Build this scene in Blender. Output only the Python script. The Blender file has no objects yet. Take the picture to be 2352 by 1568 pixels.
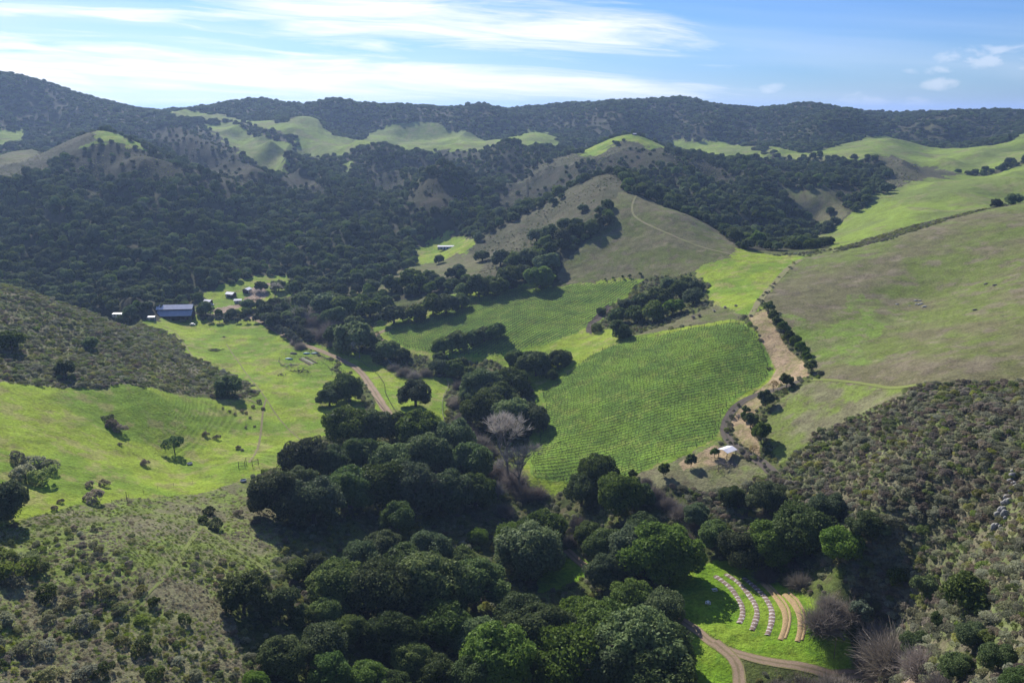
import bpy, bmesh, math, random
import numpy as np
from mathutils import Vector, Matrix

# ------------------------------------------------------------------ camera, sky, sun, exposure
SC = bpy.context.scene
COL = SC.collection
PITCH = math.radians(16.25)
CAM_Z = 160.0
SUN_AZ, SUN_EL = math.radians(-25.0), math.radians(32.0)

cam_d = bpy.data.cameras.new("camera")
cam = bpy.data.objects.new("camera", cam_d)
COL.objects.link(cam)
cam.location = (0, 0, CAM_Z)
cam.rotation_euler = (math.pi / 2 - PITCH, 0, 0)
cam_d.sensor_fit = 'HORIZONTAL'
cam_d.sensor_width = 36.0
cam_d.lens = 36.0 * 1832.0 / 2352.0
cam_d.clip_start = 1.0
cam_d.clip_end = 90000.0
SC.camera = cam

SC.view_settings.view_transform = 'Standard'
SC.view_settings.look = 'None'
SC.view_settings.exposure = 0.68
SC.view_settings.gamma = 1.0
SC.view_settings.use_curve_mapping = False
SC.cycles.max_bounces = 6
SC.cycles.diffuse_bounces = 3
SC.cycles.transmission_bounces = 3
SC.cycles.transparent_max_bounces = 6
SC.cycles.volume_bounces = 0
SC.cycles.use_denoising = True


class NT:
    """small helper that writes node trees"""
    def __init__(s, tree):
        s.t = tree
        tree.nodes.clear()

    def n(s, typ, **kw):
        nd = s.t.nodes.new(typ)
        for k, v in kw.items():
            if k.startswith('i_'):
                nd.inputs[int(k[2:])].default_value = v
            else:
                setattr(nd, k, v)
        return nd

    def l(s, a, b):
        s.t.links.new(a, b)

    def m(s, op, a, b=None, c=None, clamp=False):
        nd = s.t.nodes.new('ShaderNodeMath')
        nd.operation = op
        nd.use_clamp = clamp
        for i, v in enumerate((a, b, c)):
            if v is None:
                continue
            if isinstance(v, (int, float)):
                nd.inputs[i].default_value = v
            else:
                s.l(v, nd.inputs[i])
        return nd.outputs[0]

    def mix(s, f, a, b, blend='MIX'):
        nd = s.t.nodes.new('ShaderNodeMix')
        nd.data_type = 'RGBA'
        nd.blend_type = blend
        nd.clamp_factor = True
        for sock, v in ((nd.inputs[0], f), (nd.inputs[6], a), (nd.inputs[7], b)):
            if isinstance(v, (int, float)):
                sock.default_value = v
            elif isinstance(v, tuple):
                sock.default_value = v if len(v) == 4 else v + (1.0,)
            else:
                s.l(v, sock)
        return nd.outputs[2]

    def smooth(s, x, lo, hi, clamp=True):
        nd = s.t.nodes.new('ShaderNodeMapRange')
        nd.interpolation_type = 'SMOOTHSTEP'
        s.l(x, nd.inputs[0])
        nd.inputs[1].default_value = lo
        nd.inputs[2].default_value = hi
        return nd.outputs[0]

    def noise(s, vec, scale, detail=4.0, rough=0.55, dist=0.0):
        nd = s.n('ShaderNodeTexNoise')
        nd.inputs['Scale'].default_value = scale
        nd.inputs['Detail'].default_value = detail
        nd.inputs['Roughness'].default_value = rough
        nd.inputs['Distortion'].default_value = dist
        if vec is not None:
            s.l(vec, nd.inputs['Vector'])
        return nd.outputs[0]


world = bpy.data.worlds.new("World")
SC.world = world
world.use_nodes = True
w = NT(world.node_tree)
sky = w.n('ShaderNodeTexSky', sky_type='NISHITA', sun_disc=False)
sky.sun_elevation = SUN_EL
sky.sun_rotation = SUN_AZ
sky.altitude = 300.0
sky.air_density = 1.0
sky.dust_density = 0.4
sky.ozone_density = 2.5
geo = w.n('ShaderNodeTexCoord')
sep = w.n('ShaderNodeSeparateXYZ')
w.l(geo.outputs['Generated'], sep.inputs[0])
X, Y, Z = sep.outputs


def cvec0(t_, u, v, zz):
    c = t_.n('ShaderNodeCombineXYZ')
    t_.l(u, c.inputs[0])
    t_.l(v, c.inputs[1])
    c.inputs[2].default_value = zz
    return c.outputs[0]


# cirrus sheet: project the direction on a high layer, streaks drift across it
yy = w.m('MAXIMUM', Y, 0.02)
U = w.m('DIVIDE', X, yy)
V = w.m('DIVIDE', Z, yy)
wob = w.noise(cvec0(w, w.m('MULTIPLY', U, 2.2), w.m('MULTIPLY', V, 9.0), 1.7), 1.0, 3.0, 0.55)
tilt = w.m('ADD', w.m('ADD', V, w.m('MULTIPLY', U, 0.062)), w.m('MULTIPLY', w.m('SUBTRACT', wob, 0.5), 0.030))


def cvec(u, v, zz=0.0):
    c = w.n('ShaderNodeCombineXYZ')
    for i, q in enumerate((u, v, zz)):
        if isinstance(q, (int, float)):
            c.inputs[i].default_value = q
        else:
            w.l(q, c.inputs[i])
    return c.outputs[0]


st1 = w.noise(cvec(w.m('MULTIPLY', U, 4.2), w.m('MULTIPLY', tilt, 52.0)), 1.0, 8.0, 0.62, 1.1)
st2 = w.noise(cvec(w.m('MULTIPLY', U, 9.0), w.m('MULTIPLY', tilt, 150.0), 3.3), 1.0, 5.0, 0.6, 0.4)
st3 = w.noise(cvec(w.m('MULTIPLY', U, 1.3), w.m('MULTIPLY', tilt, 20.0), 8.0), 1.0, 3.0, 0.5, 0.2)
streak = w.m('ADD', w.m('ADD', w.m('MULTIPLY', st1, 0.52), w.m('MULTIPLY', st2, 0.18)), w.m('MULTIPLY', st3, 0.30))


def band(u0, v0, slope, hh, taper, u_lo, u_hi, soft):
    du = w.m('SUBTRACT', U, u0)
    vc = w.m('ADD', w.m('MULTIPLY', du, slope), v0)
    h = w.m('MAXIMUM', w.m('SUBTRACT', hh, w.m('MULTIPLY', du, taper)), 0.002)
    d = w.m('DIVIDE', w.m('ABSOLUTE', w.m('SUBTRACT', V, vc)), h)
    core = w.m('SUBTRACT', 1.0, w.smooth(d, 0.1, 1.5))
    ends = w.m('MULTIPLY', w.smooth(U, u_lo - soft, u_lo + soft),
               w.m('SUBTRACT', 1.0, w.smooth(U, u_hi - soft, u_hi + soft)))
    return w.m('MULTIPLY', core, ends)


b1 = band(-0.64, 0.054, -0.040, 0.050, 0.040, -2.0, 0.26, 0.16)
b2 = band(-0.08, 0.104, -0.095, 0.048, 0.050, -0.40, 0.22, 0.18)
b3 = band(-0.64, 0.112, -0.030, 0.012, 0.010, -2.0, -0.22, 0.12)
b4 = band(-0.20, 0.022, -0.020, 0.010, 0.004, -2.0, 0.10, 0.2)
b5 = band(-0.64, 0.008, 0.004, 0.010, 0.018, -2.0, -0.2, 0.15)
cov = w.m('MAXIMUM', w.m('MAXIMUM', b1, w.m('MULTIPLY', b2, 0.95)), w.m('MAXIMUM', w.m('MULTIPLY', b3, 0.85), w.m('MULTIPLY', b4, 0.5)))
cov = w.m('MAXIMUM', cov, w.m('MULTIPLY', b5, 0.9))
thr = w.m('ADD', w.m('MULTIPLY', cov, 0.73), w.m('MULTIPLY', w.m('SUBTRACT', streak, 0.5), 2.5))
cirrus = w.smooth(thr, 0.12, 1.0)
# a few low puffs over the right-hand ridge
pn = w.noise(cvec(w.m('MULTIPLY', U, 26.0), w.m('MULTIPLY', V, 60.0), 5.0), 1.0, 5.0, 0.55, 0.3)
puff = None
for (pu, pv, ru, rv) in ((0.585, 0.058, 0.075, 0.013), (0.632, 0.056, 0.03, 0.014), (0.512, 0.029, 0.02, 0.008), (0.455, 0.006, 0.06, 0.007),
                         (0.41, 0.012, 0.02, 0.010), (0.31, 0.023, 0.014, 0.006), (0.50, 0.044, 0.03, 0.005), (0.62, 0.004, 0.02, 0.005)):
    e = w.m('ADD', w.m('POWER', w.m('DIVIDE', w.m('SUBTRACT', U, pu), ru), 2.0), w.m('POWER', w.m('DIVIDE', w.m('SUBTRACT', V, pv), rv), 2.0))
    g = w.m('SUBTRACT', 1.0, w.smooth(e, 0.0, 2.6))
    puff = g if puff is None else w.m('MAXIMUM', puff, g)
puffs = w.m('MULTIPLY', w.smooth(w.m('ADD', w.m('MULTIPLY', pn, 2.6), w.m('MULTIPLY', puff, 0.6)), 1.35, 2.15), w.m('POWER', puff, .6))
veil = w.m('MULTIPLY', w.smooth(st3, 0.30, 0.75), w.m('SUBTRACT', 0.55, w.m('MULTIPLY', w.smooth(U, -0.5, 0.3), 0.38)))
tint = w.mix(1.0, sky.outputs[0], (0.36, 0.58, 1.0), 'MULTIPLY')
cl = w.m('MAXIMUM', w.m('MAXIMUM', cirrus, w.m('MULTIPLY', puffs, 0.36)), veil)
front = w.smooth(Y, 0.02, 0.15)
cl = w.m('MULTIPLY', cl, front)
final = w.mix(cl, tint, (10.6, 10.4, 10.7))
bg = w.n('ShaderNodeBackground')
bg.inputs['Strength'].default_value = 0.075
w.l(final, bg.inputs['Color'])
wo = w.n('ShaderNodeOutputWorld')
w.l(bg.outputs[0], wo.inputs[0])

sun_d = bpy.data.lights.new("sun", 'SUN')
sun_d.energy = 4.6
sun_d.angle = math.radians(0.53)
sun_d.color = (1.0, 0.95, 0.86)
sun = bpy.data.objects.new("sun", sun_d)
COL.objects.link(sun)
SDIR = Vector((math.sin(SUN_AZ) * math.cos(SUN_EL), math.cos(SUN_AZ) * math.cos(SUN_EL), math.sin(SUN_EL)))
sun.rotation_euler = SDIR.to_track_quat('Z', 'Y').to_euler()
sun.location = (0, 0, 400)

# ------------------------------------------------------------------ numeric helpers
rng = np.random.default_rng(7)
random.seed(7)
CP, SP = math.cos(PITCH), math.sin(PITCH)
F = 1832.0


def hash2(ix, iy, seed):
    h = (ix.astype(np.int64) * 374761393 + iy.astype(np.int64) * 668265263 + seed * 974711) & 0xffffffff
    h = ((h ^ (h >> 13)) * 1274126177) & 0xffffffff
    h = h ^ (h >> 16)
    return (h & 0xffff) / 65535.0


def vnoise(x, y, seed=0):
    ix, iy = np.floor(x), np.floor(y)
    fx, fy = x - ix, y - iy
    fx = fx * fx * fx * (fx * (fx * 6 - 15) + 10)
    fy = fy * fy * fy * (fy * (fy * 6 - 15) + 10)
    a, b = hash2(ix, iy, seed), hash2(ix + 1, iy, seed)
    c, d = hash2(ix, iy + 1, seed), hash2(ix + 1, iy + 1, seed)
    return (a + (b - a) * fx) * (1 - fy) + (c + (d - c) * fx) * fy


def fbm(x, y, scale, octv=4, seed=0, gain=0.5):
    """0..1 noise, scale = wavelength in metres"""
    s, a, tot = 0.0, 1.0, 0.0
    x, y = np.asarray(x, float) / scale, np.asarray(y, float) / scale
    for k in range(octv):
        s = s + a * vnoise(x + 17.3 * k, y - 9.1 * k, seed + k)
        tot += a
        a *= gain
        x, y = x * 2.03 + y * 0.3, y * 2.03 - x * 0.15
    return s / tot


def sstep(x, lo, hi):
    t = np.clip((x - lo) / (hi - lo), 0, 1)
    return t * t * (3 - 2 * t)


def ray(px, py):
    u, v = (px - 1176.0) / F, (py - 784.0) / F
    return u, CP - v * SP, -SP - v * CP          # x, y, z


def row_slope(py):
    _, fy, fz = ray(0, py)
    return -fz / fy


# ------------------------------------------------------------------ the relief: surveyed points of the valley
# S: seen point with its forward distance, Z: seen point with its height, P: unseen ground (x/y, y, height)
S_ = [(0, 1568, 150), (250, 1568, 158), (500, 1568, 170), (0, 1200, 222), (300, 1300, 205), (300, 1130, 270), (560, 1065, 322),
      (650, 1300, 235), (0, 1000, 285), (0, 882, 335), (330, 893, 375), (590, 907, 425), (500, 1000, 362), (400, 1050, 330),
      (0, 668, 470), (200, 716, 515), (330, 748, 570), (150, 800, 420), (300, 830, 430), (450, 855, 455),
      (2352, 1568, 125), (2352, 1200, 195), (2352, 870, 290), (2352, 650, 430), (2352, 465, 640), (2100, 880, 312), (1890, 865, 362),
      (2100, 700, 455), (2100, 522, 620), (1840, 592, 600), (2000, 1200, 238), (2200, 1400, 178), (2200, 1568, 150), (1960, 1000, 300),
      (1950, 750, 425), (2220, 492, 630), (1970, 560, 610), (2240, 1050, 240),
      (1620, 640, 575), (1420, 396, 900), (1460, 450, 780), (1560, 490, 720), (1700, 572, 640), (1150, 522, 860), (1060, 570, 820),
      (1300, 438, 900), (1350, 560, 690), (1300, 640, 640), (1450, 540, 690), (970, 610, 760), (1240, 520, 800),
      (1450, 309, 1300), (1330, 352, 1250), (1550, 348, 1270), (1600, 362, 1200), (1740, 422, 1080), (1860, 494, 960), (1200, 400, 1200),
      (1150, 424, 1150), (1400, 370, 1150), (1500, 400, 1080), (1650, 450, 960), (1750, 500, 870), (1850, 572, 745), (1950, 566, 735),
      (1870, 460, 980), (2000, 530, 760), (2200, 450, 880), (2352, 400, 950), (2000, 440, 1000), (2200, 400, 1150), (1900, 384, 1200),
      (2040, 316, 1500), (2352, 310, 1550), (1700, 345, 1550), (1930, 340, 1480), (2130, 345, 1450), (2100, 370, 1280),
      (0, 600, 740), (200, 600, 740), (0, 500, 850), (200, 500, 850), (400, 600, 740), (800, 560, 860), (700, 500, 1000), (500, 500, 920),
      (600, 440, 1080), (800, 450, 1150), (850, 380, 1400), (1000, 350, 1500), (720, 400, 1350),
      (1010, 400, 1050), (940, 442, 1050), (1085, 442, 1050), (1010, 482, 940), (1000, 540, 910), (900, 480, 1000), (1130, 480, 1020),
      (230, 299, 1150), (330, 340, 1080), (420, 390, 1040), (550, 442, 1000), (230, 400, 1000), (0, 400, 1000), (100, 352, 1120),
      (20, 310, 1500), (100, 280, 1700), (300, 292, 1650), (350, 330, 1500), (450, 350, 1350), (0, 250, 1720),
      (0, 188, 1800), (90, 200, 1820), (170, 220, 1850), (270, 243, 1900), (340, 256, 1950), (400, 256, 1900), (520, 248, 2250), (600, 239, 2250), (750, 245, 2250),
      (1000, 242, 2250), (1200, 245, 2250), (1300, 232, 2250), (1450, 229, 2200), (1580, 222, 2200), (1660, 241, 2200), (1760, 246, 2200),
      (1870, 235, 2150), (1960, 260, 2100), (2030, 268, 2050), (2200, 255, 2000), (2300, 261, 2000), (2352, 260, 2000),
      (600, 282, 1850), (710, 270, 1780), (560, 330, 1550), (640, 380, 1400), (850, 330, 1750), (1000, 308, 1850), (1200, 312, 1850),
      (1240, 304, 1720), (1285, 336, 1600), (900, 258, 1990), (1560, 330, 1750), (1750, 328, 1700), (1900, 276, 1860), (2100, 330, 1680),
      (2250, 325, 1680), (1450, 265, 1980), (1100, 280, 1960), (780, 315, 1800), (1640, 280, 1950), (480, 268, 1880)]
Z_ = [(400, 735, 0), (600, 745, 0), (700, 800, 0), (800, 900, 0), (700, 980, 3), (500, 850, 4), (420, 800, 6), (955, 940, 3),
      (1150, 1000, -6), (1100, 880, -4), (900, 830, -2), (1250, 1150, -8), (1050, 1250, -3), (1250, 1350, -6), (1000, 1400, 2),
      (1000, 1568, 6), (1300, 1568, -2), (700, 1400, 12), (800, 1200, 4), (800, 1060, 3), (1650, 1310, 0), (1750, 1400, 1),
      (1900, 1500, 2), (1600, 1450, 0), (1700, 1560, -1), (2050, 1560, 4), (2000, 1450, 4), (1850, 1300, 6), (1900, 1180, 18),
      (1800, 1150, 13), (1830, 1050, 21), (1670, 1040, 14), (1525, 1090, 8), (1450, 1100, 4), (1600, 1180, 4), (1750, 1090, 14),
      (1225, 1090, -3), (1650, 1005, 15), (1772, 850, 30), (1710, 742, 40), (1400, 790, 20), (1240, 900, 3), (1500, 900, 18),
      (1450, 1000, 8), (1600, 850, 26), (1780, 760, 40), (1750, 700, 43), (1500, 705, 24), (1420, 745, 19), (1465, 642, 33),
      (885, 762, 3), (1300, 770, 14), (1100, 665, 19), (1000, 805, 2), (1200, 720, 17), (870, 650, 8), (400, 690, 3), (530, 660, 6),
      (650, 620, 9), (280, 730, 2), (750, 690, 2), (1025, 565, 16), (1010, 600, 11)]
P_ = [(-.62, 560, 30), (-.5, 610, 12), (-.42, 625, 3), (.24, 800, 48), (.3, 740, 40), (.1, 1000, 66), (.18, 950, 58), (.14, 1080, 72),
      (.62, 780, 66), (.5, 710, 56), (.4, 690, 46), (-.09, 1180, 52), (-.5, 1350, 72), (-.4, 1300, 62), (-.6, 1400, 80), (-.42, 2500, 40), (-.36, 2450, 60),
      (-.6, 80, 60), (0, 90, 22), (.6, 80, 62), (-.9, 200, 60), (.95, 180, 85), (.95, 600, 110), (-.9, 600, 70), (-.9, 1200, 115),
      (.95, 1200, 140), (.95, 2100, 200), (-.9, 2000, 240), (.15, 1500, 70), (.3, 1400, 66), (-.85, 420, 60),
      (-.95, 3000, 80), (-.6, 3000, 30), (-.3, 3000, 40), (0, 3000, 60), (.3, 3000, 60), (.6, 3000, 60), (.95, 3000, 90),
      (-.95, 5200, -70), (-.5, 5200, -70), (0, 5200, -70), (.5, 5200, -70), (.95, 5200, -70)]
ctrl = []
for px, py, yv in S_:
    u, fy, fz = ray(px, py)
    ctrl.append((u / fy, yv, CAM_Z + yv * fz / fy))
for px, py, z in Z_:
    u, fy, fz = ray(px, py)
    yv = (z - CAM_Z) * fy / fz
    ctrl.append((u / fy, yv, z))
ctrl += P_
ctrl = np.array(ctrl, float)
KL = 0.75


def tps_k(d2):
    return 0.5 * d2 * np.log(d2 + 1e-12)


cw = np.stack([ctrl[:, 0], KL * np.log(ctrl[:, 1])], 1)
n = len(cw)
D2 = ((cw[:, None] - cw[None]) ** 2).sum(-1)
A = np.zeros((n + 3, n + 3))
A[:n, :n] = tps_k(D2) + np.eye(n) * 1.5e-5
A[:n, n] = 1
A[:n, n + 1:] = cw
A[n:, :n] = A[:n, n:].T
# weights in units that keep near ground as exact as far ground
rhs = np.zeros(n + 3)
rhs[:n] = ctrl[:, 2]
sol = np.linalg.solve(A, rhs)

A0, A1, Y0, Y1 = -0.86, 0.86, 72.0, 5200.0
NA, NR = 1281, 1281
CA, CR = 161, 321
agr, lgr = np.linspace(A0, A1, CA), np.linspace(math.log(Y0), math.log(Y1), CR)


def rbf(a, ly):
    out = np.zeros(a.size)
    q = np.stack([a.ravel(), KL * ly.ravel()], 1)
    for i in range(0, len(q), 20000):
        b = q[i:i + 20000]
        d2 = ((b[:, None] - cw[None]) ** 2).sum(-1)
        out[i:i + 20000] = tps_k(d2) @ sol[:n] + sol[n] + b @ sol[n + 1:]
    return out.reshape(a.shape)


coarse = rbf(*np.meshgrid(agr, lgr))


def upmat(nf, nc):
    t = np.linspace(0, nc - 1, nf)
    i = np.clip(np.floor(t).astype(int), 0, nc - 2)
    f = t - i
    M = np.zeros((nf, nc))
    ws = (-0.5 * f + f * f - 0.5 * f ** 3, 1 - 2.5 * f * f + 1.5 * f ** 3, 0.5 * f + 2 * f * f - 1.5 * f ** 3, -0.5 * f * f + 0.5 * f ** 3)
    for k, wgt in enumerate(ws):
        np.add.at(M, (np.arange(nf), np.clip(i + k - 1, 0, nc - 1)), wgt)
    return M


HB = upmat(NR, CR) @ coarse @ upmat(NA, CA).T
ag, lg = np.linspace(A0, A1, NA), np.linspace(math.log(Y0), math.log(Y1), NR)
GA, GL = np.meshgrid(ag, lg)
GY = np.exp(GL)
GX = GA * GY
far = sstep(GY, 620, 1500)
mid = sstep(GY, 380, 800)
gully = 1 - np.abs(2 * fbm(GX, GY * .45, 165, 3, 11) - 1)
spur = 1 - np.abs(2 * fbm(GX + 40, GY * .5, 95, 2, 13) - 1)
calm = np.ones_like(GY)
for ca_, cy_, ra_, ry_ in ((-.50, 1120, .10, .14), (.155, 1290, .10, .10), (.13, 850, .12, .16), (-.09, 1040, .06, .10), (.46, 1480, .12, .12)):
    calm *= 1 - np.exp(-((GA - ca_) / ra_) ** 2 - ((GL - math.log(cy_)) / ry_) ** 2)
calm *= (1 - .7 * sstep(GY, 1900, 2150)) * (1 - .45 * sstep(GY, 1450, 1600))
HZ = HB + sstep(GY, 800, 1350) * calm * (gully - 0.72) * 44 + sstep(GY, 640, 900) * (1 - sstep(GY, 2000, 2300)) * (1 - sstep(GY, 1350, 1550)) * calm * (spur - .7) * (19 + 13 * (GX / GY < .02)) + far * (fbm(GX, GY, 90, 3, 15) - .5) * 7 + mid * (fbm(GX, GY, 60, 3, 21) - .5) * 2.2 \
    + (fbm(GX, GY, 26, 3, 31) - .5) * 1.9 + (fbm(GX, GY, 5, 3, 41) - .5) * .5
# named folds: spurs and knolls of the far slopes (x/y and y of both ends, half width, height)
for a0_, y0_, a1_, y1_, w_, h_ in ((-.089, 1070, -.089, 1040, 52, 30), (-.455, 1010, -.37, 840, 38, 22), (-.29, 1420, -.20, 1060, 46, 30), (-.18, 1520, -.12, 1200, 46, 26),
                                   (-.41, 1500, -.31, 1160, 46, 28), (.0, 1380, -.03, 1110, 42, 20), (-.60, 960, -.50, 760, 38, 22), (-.24, 1000, -.19, 830, 36, 16),
                                   (.30, 1180, .315, 900, 36, 20), (.20, 1130, .235, 900, 34, 18), (-.05, 2230, -.02, 1930, 75, 38), (.12, 2220, .14, 1880, 75, 40),
                                   (.27, 2150, .24, 1820, 70, 38), (.44, 2050, .38, 1740, 70, 38), (-.20, 2260, -.22, 2010, 70, 34), (-.58, 1800, -.50, 1420, 70, 36), (.56, 2000, .52, 1760, 60, 30)):
    ax, ay, bx, by = a0_ * y0_, y0_, a1_ * y1_, y1_
    L2 = (bx - ax) ** 2 + (by - ay) ** 2
    tt_ = np.clip(((GX - ax) * (bx - ax) + (GY - ay) * (by - ay)) / L2, 0, 1)
    dd_ = np.hypot(GX - ax - tt_ * (bx - ax), GY - ay - tt_ * (by - ay))
    dd_ = dd_ * (.75 + .5 * fbm(GX, GY, 70, 2, 55))
    HZ = HZ + h_ * ((1 - .35 * tt_) if y0_ < 1700 else (.12 + 1.1 * np.minimum(tt_, .75))) * np.exp(-(dd_ / w_) ** 1.7) - h_ * .30 * np.exp(-(dd_ / (w_ * 2.1)) ** 2)
lev = np.exp(-((GX + 72) / 62) ** 2 - ((GY - 845) / 85) ** 2)
HZ = HZ * (1 - lev) + (HB + (fbm(GX, GY, 26, 3, 31) - .5) * 1.5) * lev
tmask = sstep(GX / GY, -.52, -.44) * (1 - sstep(GX / GY, -.33, -.28)) * sstep(GY, 300, 330) * (1 - sstep(GY, 380, 425))
HZ = HZ + tmask * .17 * np.sin(HB * 2 * math.pi / .85 + 5 * fbm(GX, GY, 22, 2, 45)) * (.4 + fbm(GX, GY, 14, 2, 47))
tm2 = sstep(GX / GY, .30, .36) * sstep(GY, 290, 330) * (1 - sstep(GY, 560, 620)) * sstep(fbm(GX, GY, 45, 3, 48), .42, .6)
HZ = HZ + tm2 * .07 * np.sin(HB * 2 * math.pi / 1.5 + 6 * fbm(GX, GY, 30, 3, 49))
HZ = np.where(GY > 3300, np.minimum(HZ, 120), HZ)


def ground(x, y):
    """height of the terrain sheet at x, y (numbers or arrays)"""
    x, y = np.asarray(x, float), np.asarray(y, float)
    yy_ = np.clip(y, Y0 * 1.001, Y1 * .999)
    fa = np.clip((x / yy_ - A0) / (A1 - A0) * (NA - 1), 0, NA - 1.001)
    fr = (np.log(yy_) - lg[0]) / (lg[-1] - lg[0]) * (NR - 1)
    ia, ir = fa.astype(int), fr.astype(int)
    ta, tr = fa - ia, fr - ir
    return (HZ[ir, ia] * (1 - ta) + HZ[ir, ia + 1] * ta) * (1 - tr) + (HZ[ir + 1, ia] * (1 - ta) + HZ[ir + 1, ia + 1] * ta) * tr


def at(px, py, y0=90.0, y1=3200.0):
    """the ground point seen at a spot of the photograph, searched between two distances"""
    u, fy, fz = ray(px, py)
    ys = np.exp(np.linspace(math.log(y0), math.log(y1), 900))
    gap = CAM_Z + ys * fz / fy - ground(u / fy * ys, ys)
    hit = np.nonzero(gap <= 0)[0]
    if len(hit) == 0:
        k = int(np.argmin(gap))
        yv = ys[k]
    elif hit[0] == 0:
        yv = ys[0]
    else:
        k = hit[0]
        t = gap[k - 1] / (gap[k - 1] - gap[k] + 1e-9)
        yv = ys[k - 1] + (ys[k] - ys[k - 1]) * t
    x = u / fy * yv
    return Vector((float(x), float(yv), float(ground(x, yv))))


def depth(p):
    return p.y * CP + (CAM_Z - p.z) * SP


def mpp(p):
    """metres per photo pixel at a point"""
    return depth(p) / F


# ------------------------------------------------------------------ ground cover
FOREST, GROVE, GRASS, DRY, BRUSH, DIRT, DARKDIRT, STRAW, VINE, HILL, SCRUB, GREYB, MEADOW, HERB, HILLG, FARB = range(16)
# colours: pairs (a, b) and a third that comes in flecks
PAL = {
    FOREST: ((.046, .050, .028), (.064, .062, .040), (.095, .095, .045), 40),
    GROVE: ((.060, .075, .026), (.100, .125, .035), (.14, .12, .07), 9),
    GRASS: ((.238, .312, .038), (.160, .245, .032), (.275, .260, .095), 20),
    DRY: ((.138, .136, .068), (.120, .140, .046), (.165, .142, .092), 18),
    BRUSH: ((.150, .138, .085), (.125, .150, .055), (.190, .165, .115), 8),
    DIRT: ((.340, .255, .190), (.270, .205, .150), (.40, .31, .24), 5),
    DARKDIRT: ((.110, .092, .076), (.085, .072, .060), (.15, .12, .10), 5),
    STRAW: ((.360, .270, .165), (.250, .225, .100), (.40, .29, .20), 7),
    VINE: ((.180, .285, .042), (.135, .225, .040), (.235, .305, .060), 14),
    HILL: ((.150, .142, .072), (.140, .176, .046), (.190, .158, .112), 34),
    SCRUB: ((.175, .225, .052), (.195, .190, .100), (.165, .145, .090), 11),
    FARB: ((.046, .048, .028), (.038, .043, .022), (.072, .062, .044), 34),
    HILLG: ((.150, .215, .045), (.150, .175, .062), (.195, .18, .10), 14),
    GREYB: ((.100, .098, .058), (.082, .086, .046), (.125, .108, .076), 16),
    MEADOW: ((.190, .255, .045), (.150, .190, .050), (.200, .200, .085), 60),
    HERB: ((.150, .265, .022), (.195, .285, .032), (.105, .200, .022), 9),
}
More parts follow.
